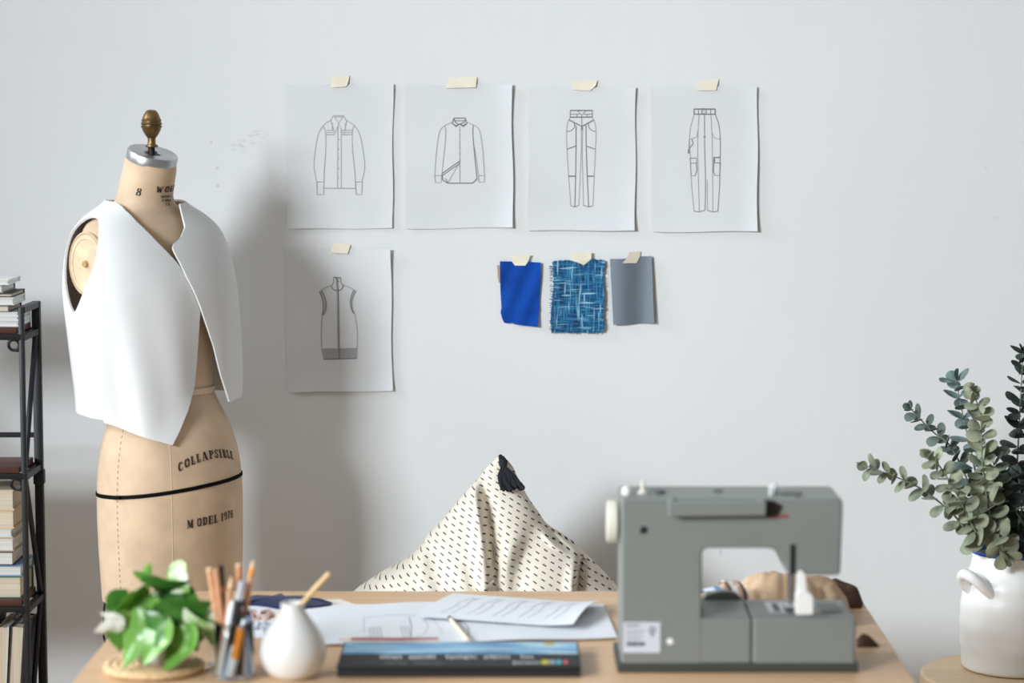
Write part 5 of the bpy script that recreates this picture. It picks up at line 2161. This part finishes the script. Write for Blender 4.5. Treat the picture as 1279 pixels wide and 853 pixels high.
# (base px, dy), (tip px, dy), side vector, width px, bend, cup, material
LEAVES = [
    ((200, 768), -.02, (262, 752), -.03, Vector((-.2, -.45, .9)), 40, .25, .15, LD),
    ((181, 736), -.01, (146, 762), -.03, Vector((.6, -.3, .75)), 40, .15, -.2, LG),
    ((184, 728), .00, (236, 726), -.01, Vector((0, -.8, .55)), 34, .3, -.2, LD),
    ((214, 712), .02, (236, 738), -.01, Vector((.75, -.45, .5)), 30, .35, -.25, LV),
    ((206, 776), -.045, (180, 829), -.066, Vector((.92, -.4, .18)), 30, -.1, .2, LG),
    ((170, 766), -.03, (155, 832), -.058, Vector((.85, -.5, .05)), 32, -.2, -.25, LG),
    ((158, 766), -.02, (150, 812), -.02, Vector((.75, .6, .1)), 34, -.2, -.2, LG),
    ((222, 764), -.01, (276, 781), -.035, Vector((.1, -.65, .75)), 30, .45, -.2, LV),
    ((252, 768), -.02, (266, 806), -.035, Vector((.8, -.5, .1)), 30, -.3, -.25, LV),
    ((236, 782), -.04, (207, 836), -.064, Vector((.8, -.55, .1)), 36, -.15, .15, LG),
    ((222, 778), -.02, (246, 812), -.04, Vector((.7, -.6, .3)), 36, -.15, -.2, LD),
    ((192, 760), .0, (168, 806), -.02, Vector((.8, -.5, .3)), 44, -.15, -.2, LD),
    ((198, 740), .01, (204, 780), -.02, Vector((.9, -.3, .1)), 40, -.1, -.2, LD),
    ((178, 752), -.01, (194, 790), -.03, Vector((.85, -.4, .1)), 36, -.15, .2, LG),
    ((226, 742), .02, (256, 762), .01, Vector((.2, -.6, .75)), 34, .3, -.2, LD),
    ((180, 722), .0, (187, 703), -.005, Vector((.9, -.3, 0)), 9, .1, .3, LG),
    ((180, 724), .0, (166, 714), -.005, Vector((.4, -.3, .8)), 8, .1, .3, LG),
    ((152, 782), -.03, (119, 789), -.035, Vector((0, -.4, .9)), 17, .1, .3, LW),
    ((152, 776), -.03, (126, 766), -.035, Vector((.3, -.5, .8)), 12, -.1, .3, LW),
    ((184, 770), -.04, (196, 812), -.060, Vector((.85, -.5, .1)), 28, -.15, -.2, LD),
    ((216, 786), -.04, (224, 824), -.058, Vector((.8, -.55, .1)), 28, -.15, -.2, LG),
    ((216, 800), .01, (200, 822), .0, Vector((.8, -.5, .2)), 40, -.1, -.2, LD),
    ((238, 776), .0, (252, 800), .01, Vector((.8, .4, .2)), 30, -.1, -.2, LD),
    ((160, 742), .01, (146, 778), .0, Vector((.7, .5, .2)), 34, -.1, -.2, LD),
]
org = Vector((xc - .004, yc, zc_ + .044))
for (bp, bd, tpx, td, sd_, wpx, bend_, cup_, m_) in LEAVES:
    b0, t0 = pp(*bp, bd), pp(*tpx, td)
    leaf(b0 + (b0 - t0) * .04, t0 + (t0 - b0) * .05, sd_, wpx * sc_ * 1.45, bend_, cup_, m_, PL, wav=.06)
    bm = bmesh.new()
    mid_ = (org + b0) / 2 + Vector((0, 0, .02))
    o2 = org + Vector((random.uniform(-.015, .015), random.uniform(-.015, .015), 0))
    tube(bm, smooth_poly([o2, mid_, b0 + (t0 - b0) * .04], 4), .0016, 6)
    finish(bm, 'stem', STEMM, PL)

# ================================================================ STOOL, JUG, EUCALYPTUS
ZS = T(1268, 849, 0.53).z
YJ = T(1268, 834, ZS).y
sg = (P(1268, 760, YJ).x - P(1168, 760, YJ).x) / 100
XJ = P(1268, 760, YJ).x
STW = wood('stool_birch', (232, 206, 168), (212, 182, 142), 1.0, 'X', .5)
RS = 121 * sg
ysc = T(1268, 841, ZS).y
STOOL = thing('round_stool', 'round pale wood stool under the white jug', 'stool', (XJ, ysc, 0))
bm = bmesh.new()
lathe(bm, [(RS - .004, ZS - .028), (RS, ZS - .024), (RS, ZS - .005), (RS - .005, ZS)], (XJ, ysc, 0), 64)
finish(bm, 'seat', STW, STOOL, 40)
for k_ in range(4):
    a_ = PI / 4 + k_ * PI / 2
    d = Vector((math.cos(a_), math.sin(a_), 0))
    bm = bmesh.new()
    p0 = Vector((XJ, ysc, 0)) + d * (RS * .62)
    tube(bm, [p0 + d * .05 + Vector((0, 0, .0)), p0 + Vector((0, 0, ZS - .026))], [.012, .016], 14)
    finish(bm, 'leg', STW, STOOL)
JM = mat('glazed_white', (246, 247, 246), .36, var=.03, vs=9, bump=.22, bs=18, coat=.2)
BLUER = mat('blue_rim', (28, 70, 160), .35)
JUG = thing('ceramic_jug', 'white hand thrown ceramic jug with blue rim and lug handle', 'jug', (XJ, YJ, ZS))
zr1 = P(1268, 696, YJ - 54 * sg).z
HJ = zr1 - ZS


def jw(a, z):
    return .012 * noise.noise(Vector((math.cos(a) * 2.2, math.sin(a) * 2.2, z * 22))) + .008 * noise.noise(Vector((math.cos(a) * 1.2, math.sin(a) * 1.2, z * 70 + 9))) + .006 * math.sin(z * 150)


bm = bmesh.new()
prj = smooth_poly([(56, .0, 0), (63, .012, 0), (65, .06, 0), (67, .25, 0), (68, .45, 0), (66.5, .62, 0), (62, .76, 0), (56, .86, 0), (54, .92, 0), (54, .975, 0), (54.5, .985, 0)], 6)
prj = [(p.x * sg, p.y * HJ) for p in prj]
lathe(bm, prj + [(51.5 * sg, HJ * .975), (51 * sg, HJ * .9), (60 * sg, HJ * .6), (60 * sg, HJ * .06), (.002, HJ * .05)], (XJ, YJ, ZS), 72, wob=jw)
jb = finish(bm, 'body', JM, JUG, 70)
bm = bmesh.new()
lathe(bm, [(55 * sg, HJ * .974), (55.2 * sg, HJ * .99), (53.5 * sg, HJ * 1.0), (51 * sg, HJ * .992), (50.6 * sg, HJ * .95)], (XJ, YJ, ZS), 72, cap0=False, cap1=False, wob=lambda a, z: .006 * math.sin(a * 2 + 1))
finish(bm, 'rim', BLUER, JUG, 50)
for sgn in (-1, 1):
    # lug handle set on the shoulder, seen from the front left
    ca = math.radians(212) if sgn < 0 else math.radians(32)
    out = Vector((math.cos(ca), math.sin(ca), 0))
    tan_ = Vector((-out.y, out.x, 0))
    base_ = Vector((XJ, YJ, 0))
    rs = 62 * sg
    zc0 = P(1215, 736, YJ - .05).z
    pts = []
    for i in range(13):
        t_ = PI * i / 12
        pts.append(base_ + out * (rs - .010 + .044 * math.sin(t_) ** .8) + tan_ * (.031 * math.cos(t_)) + Vector((0, 0, zc0 + .034 * math.sin(t_) - .008 * (1 - math.sin(t_)))))
    bm = bmesh.new()
    tube(bm, smooth_poly(pts, 2), .0112, 12)
    finish(bm, 'handle', JM, JUG, 60)

EUL = {}
for nme, c in (('sage', (142, 150, 128)), ('pale', (158, 164, 138)), ('teal', (116, 138, 134)), ('dusk', (98, 110, 104)), ('deep', (66, 78, 72)), ('mid', (118, 130, 112))):
    k = NT('eucalyptus_' + nme)
    nz = k.n('ShaderNodeTexNoise', i_Scale=26.0, i_Detail=3.0)
    k.l(k.coord(), nz.inputs['Vector'])
    c_ = lin(c)
    k.l(k.ramp(nz.outputs['Fac'], [(.3, tuple(min(1, v * 1.25) for v in c_[:3]) + (1,)), (.5, tuple(v * .85 for v in c_[:3]) + (1,)), (.7, tuple(v * .38 for v in c_[:3]) + (1,))]), k.b.inputs['Base Color'])
    k.b.inputs['Roughness'].default_value = .6
    k.b.inputs['Specular IOR Level'].default_value = .3
    EUL[nme] = k.m
ESTEM = mat('eucalyptus_stem', (120, 128, 108), .6, var=.2, vs=60)
er = random.Random(21)


def disc_leaf(bm, base, d, side, r, cup, stretch=1.15):
    """round eucalyptus leaf growing from base along d"""
    d = d.normalized()
    side = (side - d * side.dot(d)).normalized()
    n_ = d.cross(side)
    K = 12
    cen_ = bm.verts.new(base + d * (r * stretch) - n_ * 0)
    ringA, ringB = [], []
    for i in range(K):
        a_ = 2 * PI * i / K
        ca, sa = math.cos(a_), math.sin(a_)
        for ring, f in ((ringA, .55), (ringB, 1.0)):
            q = base + d * (r * stretch * (1 - ca * f * (1 + .1 * ca))) + side * (r * sa * f) + n_ * (cup * r * f * f * (1 + .4 * math.sin(2 * a_)))
            ring.append(bm.verts.new(q))
    for i in range(K):
        j = (i + 1) % K
        bm.faces.new((cen_, ringA[i], ringA[j]))
        bm.faces.new((ringA[i], ringB[i], ringB[j], ringA[j]))


def branch(label, pts, m_, pitch, r0, r1, seed, face=.5, sparse=False, start=.12, droop=.15, spread=1.0):
    """pts: (px, py, dy) from the jug's mouth outwards; leaves in opposite pairs along it"""
    r = random.Random(seed)
    wp = [P(x, y, YJ + dy) for x, y, dy in pts]
    foot = Vector((XJ + (wp[0].x - XJ) * .25, YJ + (wp[0].y - YJ) * .25, ZS + HJ * .08))
    line = smooth_poly([foot] + wp, 8)
    root = thing('eucalyptus_branch', label, 'branch', tuple(foot), 'eucalyptus in the white jug')
    bm = bmesh.new()
    nl = len(line)
    tube(bm, line, [.0030 - .0020 * i / (nl - 1) for i in range(nl)], 7)
    finish(bm, 'stem', ESTEM, root)
    # arc positions on the visible part
    vis = smooth_poly(wp, 10)
    seg = [0]
    for a_, b_ in zip(vis, vis[1:]):
        seg.append(seg[-1] + (b_ - a_).length)
    tot = seg[-1]
    bm = bmesh.new()
    s_ = tot * start
    i_ = 0
    while s_ < tot:
        q = 0
        while seg[q + 1] < s_:
            q += 1
        t_ = (s_ - seg[q]) / (seg[q + 1] - seg[q])
        p_ = vis[q].lerp(vis[q + 1], t_)
        dirn = (vis[q + 1] - vis[q]).normalized()
        f = s_ / tot
        rad = (r0 + (r1 - r0) * f) * r.uniform(.85, 1.15)
        ph = (PI / 2 if i_ % 2 else 0) + r.uniform(-.3, .3)
        u_ = dirn.cross(Vector((0, 1, 0.2))).normalized()
        w_ = dirn.cross(u_)
        for sgn in (0, PI):
            o_ = u_ * math.cos(ph + sgn) + w_ * math.sin(ph + sgn)
            d_ = (o_ * spread + dirn * (.35 + .25 * f) + Vector((0, 0, -droop)) + Vector((r.uniform(-.2, .2), r.uniform(-.2, .2), r.uniform(-.2, .2)))).normalized()
            look = Vector((r.uniform(-1, 1) - .3, -1, .35 + r.uniform(-1, 1))) * face * 1.6 + dirn
            sd = d_.cross(look)
            disc_leaf(bm, p_ + d_ * .003, d_, sd, rad * 1.18, r.uniform(-.35, .35))
        s_ += .92 * pitch * (1 - .4 * f) * r.uniform(.85, 1.15)
        i_ += 1
    # the tip bud
    for q in range(4 if not sparse else 2):
        disc_leaf(bm, vis[-1], (dirn + Vector((r.uniform(-.7, .7), r.uniform(-.7, .7), r.uniform(-.5, .5)))), Vector((r.uniform(-1, 1), r.uniform(-1, 1), r.uniform(-1, 1))), r1 * .9, .3)
    me = finish(bm, 'foliage', m_, root, 180, solid=.0005)
    return root


branch('long eucalyptus branch arching far out to the left of the jug', [(1236, 688, -.05), (1214, 672, -.08), (1194, 646, -.09), (1172, 626, -.09), (1150, 610, -.09), (1120, 596, -.09), (1082, 582, -.09)], EUL['sage'], .030, .0155, .0105, 1, start=.16)
branch('pale eucalyptus branch leaning left with its tip at mid height', [(1246, 690, -.06), (1222, 668, -.09), (1206, 640, -.10), (1190, 608, -.10), (1172, 580, -.10), (1160, 567, -.10)], EUL['pale'], .022, .0155, .010, 2, start=.2)
branch('slim upright blue green eucalyptus branch with widely spaced leaf pairs', [(1254, 690, .0), (1236, 650, .0), (1222, 604, .0), (1212, 560, .0), (1203, 520, .0), (1194, 474, .0)], EUL['teal'], .034, .016, .0125, 3, face=.12, sparse=True, start=.2, droop=.0)
branch('dense upright pale eucalyptus branch in the middle of the jug', [(1252, 690, -.04), (1236, 640, -.06), (1228, 590, -.06), (1226, 550, -.06), (1224, 515, -.06), (1214, 488, -.06)], EUL['pale'], .0185, .0165, .0085, 4, start=.16, spread=.8)
branch('dusky eucalyptus branch behind, its tip curling far left', [(1248, 690, .03), (1224, 640, .05), (1204, 590, .06), (1186, 556, .06), (1166, 540, .06), (1150, 524, .06), (1138, 511, .06)], EUL['dusk'], .027, .0145, .0095, 5, start=.2)
branch('dark eucalyptus branch rising along the right edge of the picture', [(1266, 690, .02), (1268, 630, .03), (1271, 570, .03), (1274, 510, .03), (1278, 440, .03)], EUL['deep'], .024, .0165, .010, 6, face=.3, start=.05)
branch('short eucalyptus sprig drooping over the blue rim', [(1258, 688, -.06), (1252, 672, -.09), (1247, 668, -.105), (1250, 680, -.115), (1256, 694, -.118)], EUL['pale'], .018, .013, .012, 7, start=.3)
branch('dark bushy eucalyptus branch low behind the pale ones', [(1262, 690, .0), (1252, 660, .01), (1248, 630, .02), (1252, 600, .03)], EUL['deep'], .018, .0165, .013, 8, start=.0)
branch('dark bushy eucalyptus branch low at the right of the jug', [(1270, 692, -.02), (1272, 660, -.03), (1276, 630, -.03), (1272, 596, -.03)], EUL['deep'], .017, .0165, .014, 9, start=.0)
branch('mid green eucalyptus branch between the pale and the dark stems', [(1256, 690, -.03), (1248, 650, -.03), (1244, 610, -.03), (1240, 570, -.02)], EUL['mid'], .022, .016, .012, 10, start=.25)

# ================================================================ LIGHT
w = bpy.data.worlds.new('world')
scene.world = w
w.use_nodes = True
bg = w.node_tree.nodes['Background']
bg.inputs['Color'].default_value = (.985, .99, 1.0, 1)
bg.inputs['Strength'].default_value = .29
ld = bpy.data.lights.new('window_daylight', 'AREA')
ld.shape = 'RECTANGLE'
ld.size = 2.8
ld.size_y = 1.8
ld.energy = 560
ld.color = (.90, .96, 1.0)
lo = bpy.data.objects.new('window_daylight', ld)
C.objects.link(lo)
lo.location = (-6.4, 4.35, 4.5)
tgt = Vector((.2, 4.5, .95))
lo.rotation_euler = (tgt - lo.location).to_track_quat('-Z', 'Y').to_euler()
l2 = bpy.data.lights.new('second_window_daylight', 'AREA')
l2.shape = 'RECTANGLE'
l2.size = 2.7
l2.size_y = 2.0
l2.energy = 1480
l2.color = (.88, .95, 1.0)
lo2 = bpy.data.objects.new('second_window_daylight', l2)
C.objects.link(lo2)
lo2.location = (-6.3, -2.7, 3.75)
lo2.rotation_euler = (Vector((0, 4.9, 1.1)) - lo2.location).to_track_quat('-Z', 'Y').to_euler()
v = scene.view_settings
v.view_transform = 'Standard'
v.look = 'None'
v.gamma = 1
v.use_curve_mapping = False
v.exposure = -0.33
scene.cycles.use_denoising = True
scene.cycles.max_bounces = 10
scene.cycles.transparent_max_bounces = 12
scene.cycles.caustics_reflective = False
scene.cycles.sample_clamp_indirect = 6
